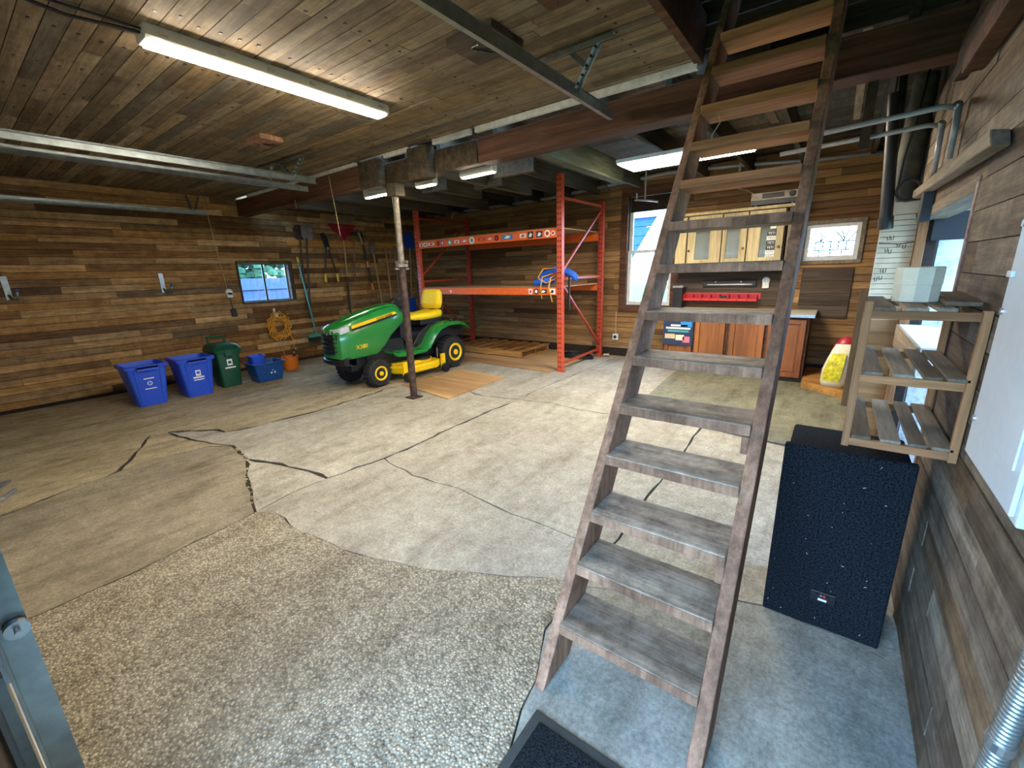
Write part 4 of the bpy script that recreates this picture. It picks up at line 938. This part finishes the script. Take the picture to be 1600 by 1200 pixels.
for pts in ([(0,.2),(1,.2)], [(0,.5),(1,.5)], [(.15,.2),(.15,.5)], [(.32,.2),(.32,.5)], [(.49,.2),(.49,.5)], [(.66,.2),(.66,.5)], [(.83,.2),(.83,.5)], [(.25,0),(.25,.2)], [(.5,0),(.5,.2)], [(.75,0),(.75,.2)],
            [(0,.62),(.1,.78),(.22,.86),(.28,.7),(.25,.5)], [(.25,.5),(.38,.72),(.52,.9),(.66,.72),(.77,.5)], [(.77,.5),(.77,.6),(.70,.85)], [(.77,.6),(.86,.88)], [(.86,.5),(.94,.68),(1,.8)]):
    came(pts)
for u, v in ((.40,.1),(.57,.35),(.92,.35)): obj('coloured_pane', MB().box(lx0+(u-.07)*lw, lx0+(u+.07)*lw, YF+.034, YF+.037, lz0+(v-.09)*lh, lz0+(v+.09)*lh), M['tint'], w3)
o = thing('wall_panel', 'dark weathered board panel below the leaded window', 'panel', (-.13, YF, .8))
for k in range(4): obj('board', MB().box(-.41,.15,YF-.025,YF,.80+k*.165,.80+k*.165+.162), M['grayw'], o, .003)
# conduit along the wall top
o = thing('conduit_pipe', 'grey conduit pipe sagging along the top of the far wall', 'pipe', (-3.4, YF, 2.8))
obj('pipe', MB().tube([(-6.95,7.22,2.70),(-6.9,7.22,2.80),(-6.8,7.22,2.83),(-5.5,7.22,2.82),(-4.4,7.2,2.83),(-3.4,7.2,2.88),(-2.3,7.2,2.94),(-1.2,7.2,2.88),(-.5,7.22,2.82),(.35,7.24,2.79)], .028, 8), M['pipe'], o, smooth=True)
for x in (-5.2, -3.3, -1.3): obj('clamp', MB().box(x-.015,x+.015,7.17,7.295,2.80,2.92), M['galv'], o)
o = thing('hanging_bracket', 'grey rod bracket hanging in front of the tall window', 'bracket', (-2.5, 6.8, 2.5))
rod((-2.5,6.8,2.54), (-2.5,6.8,2.985), .012, M['pipe'], o, 'rod'); rod((-2.66,6.8,2.55), (-2.5,6.8,2.53), .016, M['steel'], o, 'cross_arm'); rod((-2.5,6.8,2.53), (-2.30,6.8,2.49), .016, M['steel'], o, 'cross_arm'); rod((-2.63,6.8,2.55),(-2.63,6.8,2.64),.014,M['steel'],o,'upright_tip')
o = thing('wall_outlet', 'white outlet box low on the far wall beside the rack', 'outlet', (-3.11, YF, .34))
obj('box', MB().box(-3.16,-3.06,YF-.04,YF,.29,.40), M['white'], o, .004); obj('socket', MB().lathe((-3.11,YF-.04,.345),(0,-1,0),[(.028,0),(.028,.012)],14), M['black'], o); obj('cable', MB().tube([(-3.11,YF-.012,.40),(-3.115,YF-.012,.8)], .006, 6), M['rope'], o)
# upper cabinet
uc = thing('wall_cabinet', 'cream pine wall cabinet with glazed doors', 'cabinet', (-1.33, 7.1, 1.44))
obj('carcass', MB().box(-2.05,-.64,7.0,YF-.005,1.44,2.25), M['grayw'], uc, .004); obj('top_board', MB().box(-1.97,-.50,6.90,YF-.005,2.25,2.285), M['cream'], uc, .003)
obj('side_panel', MB().box(-.62,-.54,6.98,YF-.005,1.46,2.25), M['slat'], uc, .003); obj('filler', MB().box(-2.05,-1.90,6.955,6.99,1.45,2.24), M['cream'], uc, .003)
M['mirror'] = plain('door_glass', 'a0a8a4', .06, .75, var=.05)
def gdoor2(x0, x1, p0, p1, kx):
    z0, z1 = 1.45, 2.24; pz0, pz1 = 1.63, 2.08
    d = obj('door', MB().box(x0,p0,6.955,6.99,z0,z1).box(p1,x1,6.955,6.99,z0,z1).box(p0,p1,6.955,6.99,z0,pz0).box(p0,p1,6.955,6.99,pz1,z1), M['cream'], uc, .003)
    obj('pane', MB().box(p0,p1,6.972,6.976,pz0,pz1), M['mirror'], d); obj('knob', MB().lathe((kx,6.955,1.76),(0,-1,0),[(.008,0),(.008,.015),(.018,.02),(.014,.032)],12), M['brass'], d, smooth='auto')
    return d
gdoor2(-1.88,-1.42,-1.77,-1.57,-1.85); gdoor2(-1.405,-1.095,-1.35,-1.18,-1.125); d3 = gdoor2(-1.08,-.66,-.93,-.74,-.70)
for k in range(7):
    z = 2.0 - k*.062; s_ = obj('sticker', MB().box(-.85,-.745,6.968,6.9715,z-.026,z+.026) if k else MB().box(-.82,-.75,6.968,6.9715,z-.005,z+.06), SM['black' if k in (1,3,4) else 'white'], d3)
    if k: text('YETI', .042, face((-.797,6.9675,z), (1,0,0), (0,0,1)), M['txtw'] if k in (1,3,4) else M['txtd'], d3)
rc = thing('stereo_receiver', 'silver and black stereo receiver on top of the wall cabinet', 'receiver', (-.82, 7.0, 2.285))
obj('case', MB().box(-1.08,-.54,6.93,7.25,2.305,2.45), M['black'], rc, .006); fp = obj('front_panel', MB().box(-1.08,-.54,6.915,6.93,2.36,2.455), M['gpost'], rc, .003)
obj('display', MB().box(-.95,-.70,6.911,6.916,2.38,2.44), M['black'], fp); obj('dial', MB().lathe((-.61,6.915,2.41),(0,-1,0),[(.035,0),(.035,.02),(.03,.025)],18), M['black'], fp, smooth='auto'); obj('lower_panel', MB().box(-1.08,-.54,6.918,6.93,2.305,2.36), M['black'], fp)
for x in (-1.02,-.60): obj('foot', MB().cyl((x,6.96,2.285),(x,6.96,2.305),.018,n=10), M['steel'], rc); obj('foot', MB().cyl((x,7.2,2.285),(x,7.2,2.305),.018,n=10), M['black'], rc)
o = obj('speaker_wire', MB().tube([(-1.06,7.1,2.46),(-1.2,7.2,2.55),(-1.4,7.27,2.62),(-1.7,7.28,2.6)], .006, 5), M['rope'], smooth=True); tag(o, 'thin pale wire running from the receiver to the wall', 'wire')
o = thing('backsplash_board', 'grey-brown plywood board behind the red parts bins', 'panel', (-1.4, YF, 1.0)); obj('board', MB().box(-2.1,-.62,YF-.022,YF-.004,.95,1.43), M['grayw'], o, .003)
# base cabinets
def base_unit(x0, x1, lab):
    u = thing('base_cabinet', lab, 'cabinet', ((x0+x1)/2, 6.9, 0), 'base cabinets'); obj('carcass', MB().box(x0,x1,6.588,YF-.03,.06,.868), M['beam'], u, .003); obj('toe_kick', MB().box(x0,x1,6.60,7.2,.014,.06), M['grayw'], u)
    m_ = (x0+x1)/2
    for a, b, kx in ((x0+.03, m_-.02, m_-.05), (m_+.02, x1-.03, m_+.05)):
        d = obj('door', MB().box(a,a+.06,6.55,6.575,.08,.84).box(b-.06,b,6.55,6.575,.08,.84).box(a+.06,b-.06,6.55,6.575,.08,.14).box(a+.06,b-.06,6.55,6.575,.78,.84), M['cabw'], u, .003)
        obj('panel', MB().box(a+.06,b-.06,6.572,6.586,.14,.78).box(a+.075,b-.075,6.566,6.572,.155,.765), M['cabw'], d, .004); obj('knob', MB().lathe((kx,6.55,.80),(0,-1,0),[(.008,0),(.008,.012),(.02,.018),(.014,.032)],12), M['knob'], d, smooth='auto')
    return u
base_unit(-2.04,-1.155,'brown wooden base cabinet behind the ladder, left one with the picture sign'); base_unit(-1.15,-.22,'brown wooden base cabinet at the right end of the counter')
o = thing('countertop', 'pale countertop over the brown base cabinets', 'countertop', (-1.13, 6.9, .87)); obj('slab', MB().box(-2.08,-.17,6.52,YF-.03,.87,.905), M['drum'], o, .004); obj('edge_strip', MB().box(-2.08,-.17,6.51,6.52,.87,.905), M['steel'], o)
sg = thing('picture_sign', 'small dark printed picture sign hung on the cabinet door', 'sign', (-1.81, 6.54, .41)); obj('board', MB().box(-2.03,-1.60,6.535,6.549,.41,.78), SM['navy'], sg, .002)
for x0,x1,z0,z1,mt in ((-1.78,-1.62,.68,.765,SM['blue']),(-1.92,-1.68,.685,.71,SM['white']),(-1.99,-1.64,.645,.67,SM['white']),(-1.96,-1.66,.60,.63,SM['teal']),(-2.0,-1.85,.50,.57,M['rope']),(-1.84,-1.72,.48,.56,M['drum']),(-1.74,-1.64,.45,.54,SM['pink'])):
    obj('print_patch', MB().box(x0,x1,6.532,6.5355,z0,z1), mt, sg)
o = thing('magnetic_tool_bar', 'black tool bar mounted on the board above the red bins', 'tool bar', (-1.31, YF-.03, 1.21)); obj('bar', MB().box(-1.68,-.95,YF-.06,YF-.0225,1.225,1.315), M['black'], o, .006)
obj('rail', MB().cyl((-1.62,YF-.065,1.255),(-1.0,YF-.065,1.255),.008,n=8), M['steel'], o)
for x in (-1.5,-1.15): obj('screw', MB().lathe((x,YF-.06,1.295),(0,-1,0),[(.01,0),(.01,.004)],10), M['steel'], o)
br_ = thing('bin_rail', 'red mounting rail behind the row of red parts bins', 'rail', (-1.42, YF-.03, 1.02)); obj('strip', MB().box(-1.98,-.88,YF-.033,YF-.0225,1.04,1.13), M['red'], br_, .003)
for k in range(8):
    x0 = -1.93 + k*.128; lab = ['red parts bin at the left end of the row on the wall', 'second red parts bin from the left end of the wall row', 'third red parts bin from the left end of the wall row', 'fourth red parts bin from the left end of the wall row', 'fifth red parts bin, the one filled with dark items', 'third red parts bin from the right end of the wall row', 'second red parts bin from the right end of the wall row', 'red parts bin at the right end of the row on the wall'][k]
    b = thing('parts_bin', lab, 'parts bin', (x0+.06, 7.22, 1.02), 'red parts bins')
    x1 = x0+.122; t = .006
    obj('tray', MB().box(x0,x1,7.14,7.265,1.02,1.026).box(x0,x0+t,7.14,7.265,1.026,1.11).box(x1-t,x1,7.14,7.265,1.026,1.11).box(x0+t,x1-t,7.259,7.265,1.026,1.12).box(x0+t,x1-t,7.14,7.146,1.026,1.05), M['red'], b)
    obj('inner_back', MB().box(x0+t,x1-t,7.255,7.2588,1.03,1.115), M['rakered'], b)
    obj('front_lip', MB().cyl((x0,7.14,1.05),(x1,7.14,1.05),.006,n=6), M['red'], b)
    if k == 4: obj('contents', MB().box(x0+.01,x1-.01,7.15,7.255,1.03,1.09), M['black'], b)
o = thing('wall_socket_timer', 'white round plug timer on the wall right of the tool bar', 'timer', (-.83, YF-.02, 1.22)); obj('body', MB().box(-.87,-.79,YF-.06,YF-.02,1.20,1.28).lathe((-.83,YF-.02,1.31),(0,-1,0),[(.05,0),(.05,.035),(.04,.045)],18), M['white'], o, smooth='auto'); obj('dial', MB().lathe((-.83,YF-.065,1.31),(0,-1,0),[(.025,0),(.02,.006)],14), M['steel'], o)
o = thing('charger_box', 'small grey and black charger box on the counter beside the window', 'charger', (-2.02, 7.15, .905)); obj('case', MB().box(-2.07,-1.93,7.05,7.22,.905,1.22), M['black'], o, .006); obj('lid', MB().box(-2.08,-1.92,7.04,7.23,1.22,1.25), M['steel'], o, .004)
# platform and bag in the corner
pl = thing('wood_platform', 'low orange-brown wooden platform in the far right corner', 'platform', (.1, 6.5, 0)); obj('deck', MB().prism([(-.21,6.36),(.30,5.98),(.385,6.0),(.385,7.28),(-.21,7.28)], 'z', .075, .10), M['palw'], pl); obj('edge_board', MB().prism([(-.21,6.33),(.30,5.95),(.30,5.98),(-.21,6.36)], 'z', .014, .10), M['palw'], pl)
bg = thing('feed_bag', 'white and yellow feed bag standing on the corner platform', 'bag', (.13, 6.25, .10))
def bagring(z, cx, cy, a, b): return [(cx+a*math.copysign(abs(math.cos(t))**.7, math.cos(t)), cy+b*math.copysign(abs(math.sin(t))**.7, math.sin(t)), z) for t in [2*math.pi*k/16 for k in range(16)]]
obj('sack', MB().loft([bagring(.10,.10,6.24,.11,.10), bagring(.16,.11,6.24,.135,.12), bagring(.30,.12,6.25,.14,.125), bagring(.44,.14,6.26,.12,.10), bagring(.53,.15,6.27,.10,.06), bagring(.58,.16,6.28,.09,.03), bagring(.60,.165,6.28,.085,.015)]), M['drum'], bg, smooth=True)
lb_ = plain('bag_label_yellow', 'cfc61c', .5, var=.3, scale=25)
obj('label_print', MB().loft([[( .125+dx-w, 6.245-d, z), (.125+dx-w*.3, 6.245-d-.022, z), (.125+dx+w*.5, 6.245-d-.024, z), (.125+dx+w*.5, 6.245-d-.015, z), (.125+dx-w*.3, 6.245-d-.01, z), (.125+dx-w+.01, 6.245-d+.01, z)] for z, dx, w, d in ((.18,-.02,.11,.105),(.30,-.01,.118,.112),(.44,.01,.10,.09),(.51,.02,.08,.06))]), lb_, bg, smooth='auto')
o = thing('red_jacket', 'crumpled red cloth behind the feed bag', 'cloth', (.2, 6.55, .10)); obj('cloth', MB().ball((.18,6.55,.38),.14,.10,.28,14,10), M['rakered'], o, smooth=True)

# ------------------------------------------------------------------ right wall side
# doorway recess with daylight
al = thing('door_3', 'open doorway recess in the right wall lit by daylight', 'doorway', (.9, 3.3, 0), kind='structure')
obj('jamb', MB().box(XR-.005,XR+.13,2.50,2.535,0,1.83), M['pinkw'], al, .003); obj('lintel', MB().box(XR-.004,XR+.13,2.50,4.15,1.795,1.85), M['slat'], al, .003); obj('jamb', MB().box(XR-.0,XR+.05,4.10,4.16,0,1.84), M['pinez'], al, .003)
obj('recess_wall', wall_boxes(MB(), 1, 0, 1.32, 1.38, 2.3, 4.3, 0, 2.6, [(2.7,4.05,.85,2.4)]).box(XR+.13,1.32,4.20,4.26,0,2.6).box(XR+.13,1.32,2.34,2.40,0,2.6).box(XR+.11,1.38,2.34,4.26,2.55,2.6).box(XR+.02,1.38,2.34,4.26,-.03,.0), M['flaky'], al)
obj('shelf', MB().box(XR+.0,.95,3.02,4.08,1.07,1.10), M['flaky'], al, .004); obj('shelf_front', MB().box(XR-.015,XR+.0,3.02,4.08,.95,1.10), M['slat'], al, .003)
dp = obj('dark_sheet', MB().box(.46,.63,4.08,4.095,1.66,1.835), M['black'], None, .003); tag(dp, 'dark glossy sheet hanging inside the doorway recess', 'sheet')
# pegboard partition
pg = thing('pegboard_partition', 'pegboard partition with wire hooks jutting from the right wall', 'pegboard', (.3, 4.17, 0))
bd = obj('pegboard', MB().box(.195,.405,4.16,4.175,1.12,1.93), M['peg'], pg); obj('plywood', MB().box(.17,.405,4.16,4.175,.02,1.12), M['ply'], pg); obj('stud', MB().box(.405,.445,4.12,4.20,.0,1.95), M['pinez'], pg, .003)
for k in range(20): obj('peg_row', MB().box(.20,.40,4.1585,4.1605,1.16+k*.036,1.163+k*.036), M['grayw'], bd)
for x, z in ((.37,1.84),(.385,1.84),(.24,1.70),(.26,1.70),(.30,1.65),(.24,1.62),(.26,1.61),(.33,1.64),(.235,1.48),(.25,1.48),(.34,1.46),(.36,1.46),(.235,1.43),(.21,1.42),(.22,1.20),(.27,1.19)):
    obj('wire_hook', MB().tube([(x,4.16,z),(x,4.12,z),(x+.002,4.11,z-.022),(x+.012,4.105,z-.02),(x+.014,4.105,z+.005)], .0025, 5), M['lead'], bd)
obj('cord', MB().tube([(.20,4.14,1.66),(.26,4.13,1.655),(.32,4.13,1.65),(.40,4.14,1.66)], .003, 5), M['black'], bd)
# long rail timber
o = thing('wall_timber', 'long rough timber rail fixed along the right wall', 'timber', (.34, 3.2, 1.9)); obj('timber', MB().add([(.33,2.10,1.885),(.385,2.14,1.885),(.385,4.10,1.935),(.33,4.10,1.935),(.33,2.16,1.945),(.385,2.2,1.945),(.385,4.10,1.99),(.33,4.10,1.99)], [(0,3,2,1),(4,5,6,7),(0,1,5,4),(1,2,6,5),(2,3,7,6),(3,0,4,7)]), M['slat'], o, .006); obj('bracket', MB().box(.34,.39,3.62,3.72,1.76,1.93), M['black'], o, .003)
o = thing('wall_plate', 'dark timber plate along the top of the right wall', 'timber', (.36, 1.9, 2.33)); obj('timber', MB().box(.32,.389,.7,2.95,2.33,2.42), M['beam'], o, .006); obj('upper_timber', MB().box(.345,.389,.7,3.4,2.42,2.60), M['grayw'], o, .004)
for y, z, xe, lab in ((3.16,2.26,-.28,'grey bent pipe on the right wall, the nearer and higher of two'), (3.62,2.28,-.42,'grey bent pipe on the right wall, the farther of two')):
    o = thing('bent_pipe', lab, 'pipe', (.36, y, 2.0), 'bent pipes'); obj('horizontal_tube', MB().tube([(xe,y,z-.03),(.30,y,z),(.345,y,z-.01)], .013, 10), M['pipe'], o, smooth=True); obj('elbow', MB().ball((.355,y,z-.005),.021,n=10,m=8), M['galv'], o, smooth=True); obj('drop_tube', MB().tube([(.36,y,z-.01),(.365,y,2.02)], [.015,.012], 10), M['pipe'], o, smooth=True)
o = obj('tarp_roll', MB().tube([(.30,4.42,1.2),(.305,4.44,1.9),(.31,4.45,2.4),(.315,4.45,2.77)], [.075,.08,.075,.07], 14), M['tarp'], smooth='auto'); tag(o, 'tall green-brown rolled tarp standing behind the pegboard', 'tarp')
for p in o.data.vertices: pass
o2 = obj('tarp_roll', MB().tube([(.355,4.62,.02),(.345,4.62,1.5),(.33,4.60,2.75)], [.035,.035,.03], 10), M['slat'], smooth='auto'); tag(o2, 'thin grey roll standing right of the green tarp roll', 'roll')
o = thing('hanging_tube', 'black tube hanging from the joists left of the pegboard', 'tube', (.21, 4.06, 1.77)); obj('tube', MB().tube([(.215,4.06,1.77),(.18,4.08,2.2),(.145,4.08,2.60)], .036, 12), M['black'], o, smooth='auto'); obj('cap', MB().tube([(.217,4.06,1.75),(.21,4.06,1.83)], .042, 12), M['black'], o, smooth='auto'); obj('second_tube', MB().tube([(.19,4.12,2.45),(.165,4.13,2.785)], .025, 10), M['black'], o, smooth='auto'); obj('hanger_wire', MB().tube([(.145,4.08,2.6),(.14,4.08,2.79)], .006, 5), M['black'], o)
o = obj('cable_loop', MB().tube([(.30+.06*math.cos(a), 4.06, 1.99+.065*math.sin(a)) for a in [2*math.pi*k/24 for k in range(24)]], .009, 6, closed=True).tube([(.245,4.06,2.02),(.25,4.06,2.2),(.28,4.06,2.45),(.30,4.06,2.785)], .007, 6), M['black'], smooth=True); tag(o, 'black cable looped above the timber rail', 'cable')
# wall rack (open crate of slats)
cr = thing('slatted_wall_rack', 'open slatted wooden rack fixed to the right wall', 'shelf', (.24, 2.15, .9))
CX0, CX1, CY0, CY1 = .085, .385, 1.88, 2.45
for x, y, zt in ((CX0,CY0,1.415),(CX1-.02,CY0,1.39),(CX0,CY1-.02,1.43),(CX1-.02,CY1-.02,1.40)): obj('post', MB().box(x,x+.022,y,y+.022,.895,zt), M['pinez'], cr, .002)
for zi, z in enumerate((.93, 1.165, 1.385)):
    for y in (CY0-.002, CY1-.02): obj('rail', MB().box(CX0+.02,CX1-.02,y,y+.02,z-.028,z), M['pinex'], cr, .002)
    for k, (a, b) in enumerate(((.11,.165),(.19,.245),(.265,.31),(.322,.375))):
        if zi == 2 and k == 3: continue
        obj('slat', MB().box(a,b,CY0+.0,CY1,z,z+.012), M['slat'], cr, .002)
lo_ = obj('loose_board', MB().bar((.33,1.95,1.405),(.355,2.42,1.412),.085,.014), M['slat'], None, .002); tag(lo_, 'loose weathered board lying on top of the slatted rack', 'board')
dr = thing('round_box', 'glossy cream round box standing on the slatted rack', 'box', (.235, 2.16, 1.397))
obj('body', MB().lathe((.235,2.16,1.398),(0,0,1),[(.066,0),(.067,.06)],10), M['drum'], dr, .002); obj('lid', MB().lathe((.235,2.16,1.398),(0,0,1),[(.0685,.058),(.0695,.118),(.066,.122)],10), M['drum'], dr, .002)
# breaker panel and flexible duct
ep = thing('breaker_panel', 'white metal electrical panel on the right wall at the picture edge', 'electrical panel', (.36, 1.35, 1.04))
obj('box', MB().box(.335,.389,1.15,1.56,1.04,2.0), M['wmetal'], ep, .004); dr_ = obj('door', MB().box(.326,.335,1.165,1.545,1.055,1.985), M['wmetal'], ep, .003)
obj('raised_panel', MB().box(.321,.326,1.19,1.33,1.14,1.9), M['wmetal'], dr_, .003)
for z in (1.15,1.42,1.62): obj('screw', MB().lathe((.326,1.53,z),(-1,0,0),[(.008,0),(.008,.004)],10), M['steel'], dr_)
obj('latch', MB().box(.318,.326,1.50,1.535,1.50,1.515), M['wmetal'], dr_, .002)
fd = thing('flexible_duct', 'ribbed silver flexible duct clamped to the right wall', 'duct', (.33, 1.0, 0))
ctr = [(.36,.97,1.25),(.36,.99,1.0),(.36,1.005,.83),(.36,1.03,.59),(.36,1.045,.3),(.36,1.05,.004)]; pts = []; rr = []
for i in range(len(ctr)-1):
    L_ = (Vector(ctr[i+1])-Vector(ctr[i])).length; n_ = int(L_/.0026)
    for k in range(n_):
        pts.append(Vector(ctr[i]).lerp(Vector(ctr[i+1]), k/n_)); rr.append(.0175 + .0022*math.sin(2*math.pi*len(pts)/4))
obj('ribbed_hose', MB().tube(pts, rr, 16), M['galv'], fd, smooth=True)
obj('clamp', MB().tube([(.36,1.022,.668),(.36,1.025,.645)], .021, 16).bar((.345,1.045,.655),(.386,1.06,.645),.003,.022).bar((.386,1.058,.645),(.386,1.085,.64),.003,.022), M['steel'], fd, .001)
# speaker
sp = thing('speaker_cabinet', 'black carpeted speaker cabinet standing by the right wall', 'speaker', (.12, 2.2, 0))
obj('front_panel', MB().box(-.09,.325,2.0,2.035,.0,.822), M['carpet'], sp, .008); obj('body', MB().box(-.078,.318,2.035,2.36,.0,.80), M['carpet'], sp, .012)
jp = obj('jack_plate', MB().box(.075,.165,1.992,2.002,.135,.185), M['black'], sp, .003)
for x, mt in ((.10,M['black']),(.113,M['steel']),(.125,M['red']),(.137,M['black'])): obj('terminal', MB().lathe((x,1.992,.170),(0,-1,0),[(.005,0),(.005,.006)],10), mt, jp)
obj('label_plate', MB().box(.105,.135,1.989,1.993,.145,.154), M['txtw'], jp)
lt = MB()
for k in range(22):
    x, z, a = rng.uniform(-.08,.31), rng.uniform(.02,.8), rng.uniform(0,3.1); l = rng.uniform(.001,.005)
    lt.bar((x-l*math.cos(a),1.9985,z-l*math.sin(a)), (x+l*math.cos(a),1.9985,z+l*math.sin(a)), .0008, .0008)
obj('lint', lt, M['txtw'], sp, kind='stuff')
# door mat
mt_ = thing('door_mat', 'dark carpeted door mat with rubber edge at the bottom of the picture', 'mat', (-.3, .65, .003)); obj('rubber_base', MB().box(-.68,.12,.3,.985,.003,.012), M['matedge'], mt_, .003); obj('pile', MB().box(-.645,.085,.335,.95,.012,.02), M['mat'], mt_, .004)

# ------------------------------------------------------------------ outdoors
struct('ground', MB().box(-40,40,-30,50,-.5,-.3), M['grass'], 'ground outside the garage', 'ground')
fn = thing('board_fence', 'blue-grey board fence seen through the left window', 'fence', (-12, 5.5, -.3))
for k in range(40): obj('board', MB().box(-12.02,-12.0,2.6+k*.15,2.745+k*.15,-.3,1.58), M['fence'], fn)
obj('rail', MB().box(-12.0,-11.96,2.6,8.6,1.3,1.38), M['fence'], fn)
tr_ = thing('garden_tree', 'leafy green tree beyond the fence outside the left window', 'tree', (-15, 5.2, -.3)); obj('trunk', MB().cyl((-15,5.2,-.3),(-15,5.2,2),.12,.08), M['beam'], tr_)
lf = MB()
for k in range(420):
    a, b_, r_ = rng.uniform(0,6.28), rng.uniform(-1,1), 1.25*rng.random()**.4
    c = Vector((-15+r_*math.cos(a)*math.sqrt(1-b_*b_)*1.1, 5.6+r_*math.sin(a)*math.sqrt(1-b_*b_)*1.7, 2.35+r_*b_))
    lf.ball(c, .16, .18, .12, 5, 3)
obj('foliage', lf, M['leaf'], tr_, kind='stuff')
hs_ = thing('neighbour_house', 'blue sided neighbour house with white rake board seen through the tall window', 'house', (-6, 14, -.3))
obj('wall', MB().prism([(-9,-.3),(-6.6,-.3),(-4.55,3.0),(-4.55,3.05),(-9,3.05)], 'y', 14, 14.2), M['siding'], hs_)
for k in range(11):
    z = .0+k*.28; xr = -6.42+(z+.0)*.62
    obj('lap_board', MB().box(-9, min(xr,-4.75), 13.97, 14.0, z, z+.26), M['siding'], hs_)
obj('rake_board', MB().prism([(-6.75,-.3),(-6.3,-.3),(-4.25,3.05),(-4.7,3.05)], 'y', 13.9, 14.0), M['white'], hs_)
obj('gutter', MB().box(-9,-4.2,13.85,14.2,3.05,3.3), M['white'], hs_); obj('roof', MB().prism([(13.7,3.3),(18,5.2),(18,5.3),(13.7,3.4)], 'x', -9.2, -4.1), M['white'], hs_)
pt = struct('ground_bright', MB().box(-6.2,1.5,8.5,30,-.3,-.26), M['drum'], 'pale patio added to look bright outside the tall window', 'terrain')  # pale slab added so the ground seen through the window looks bright
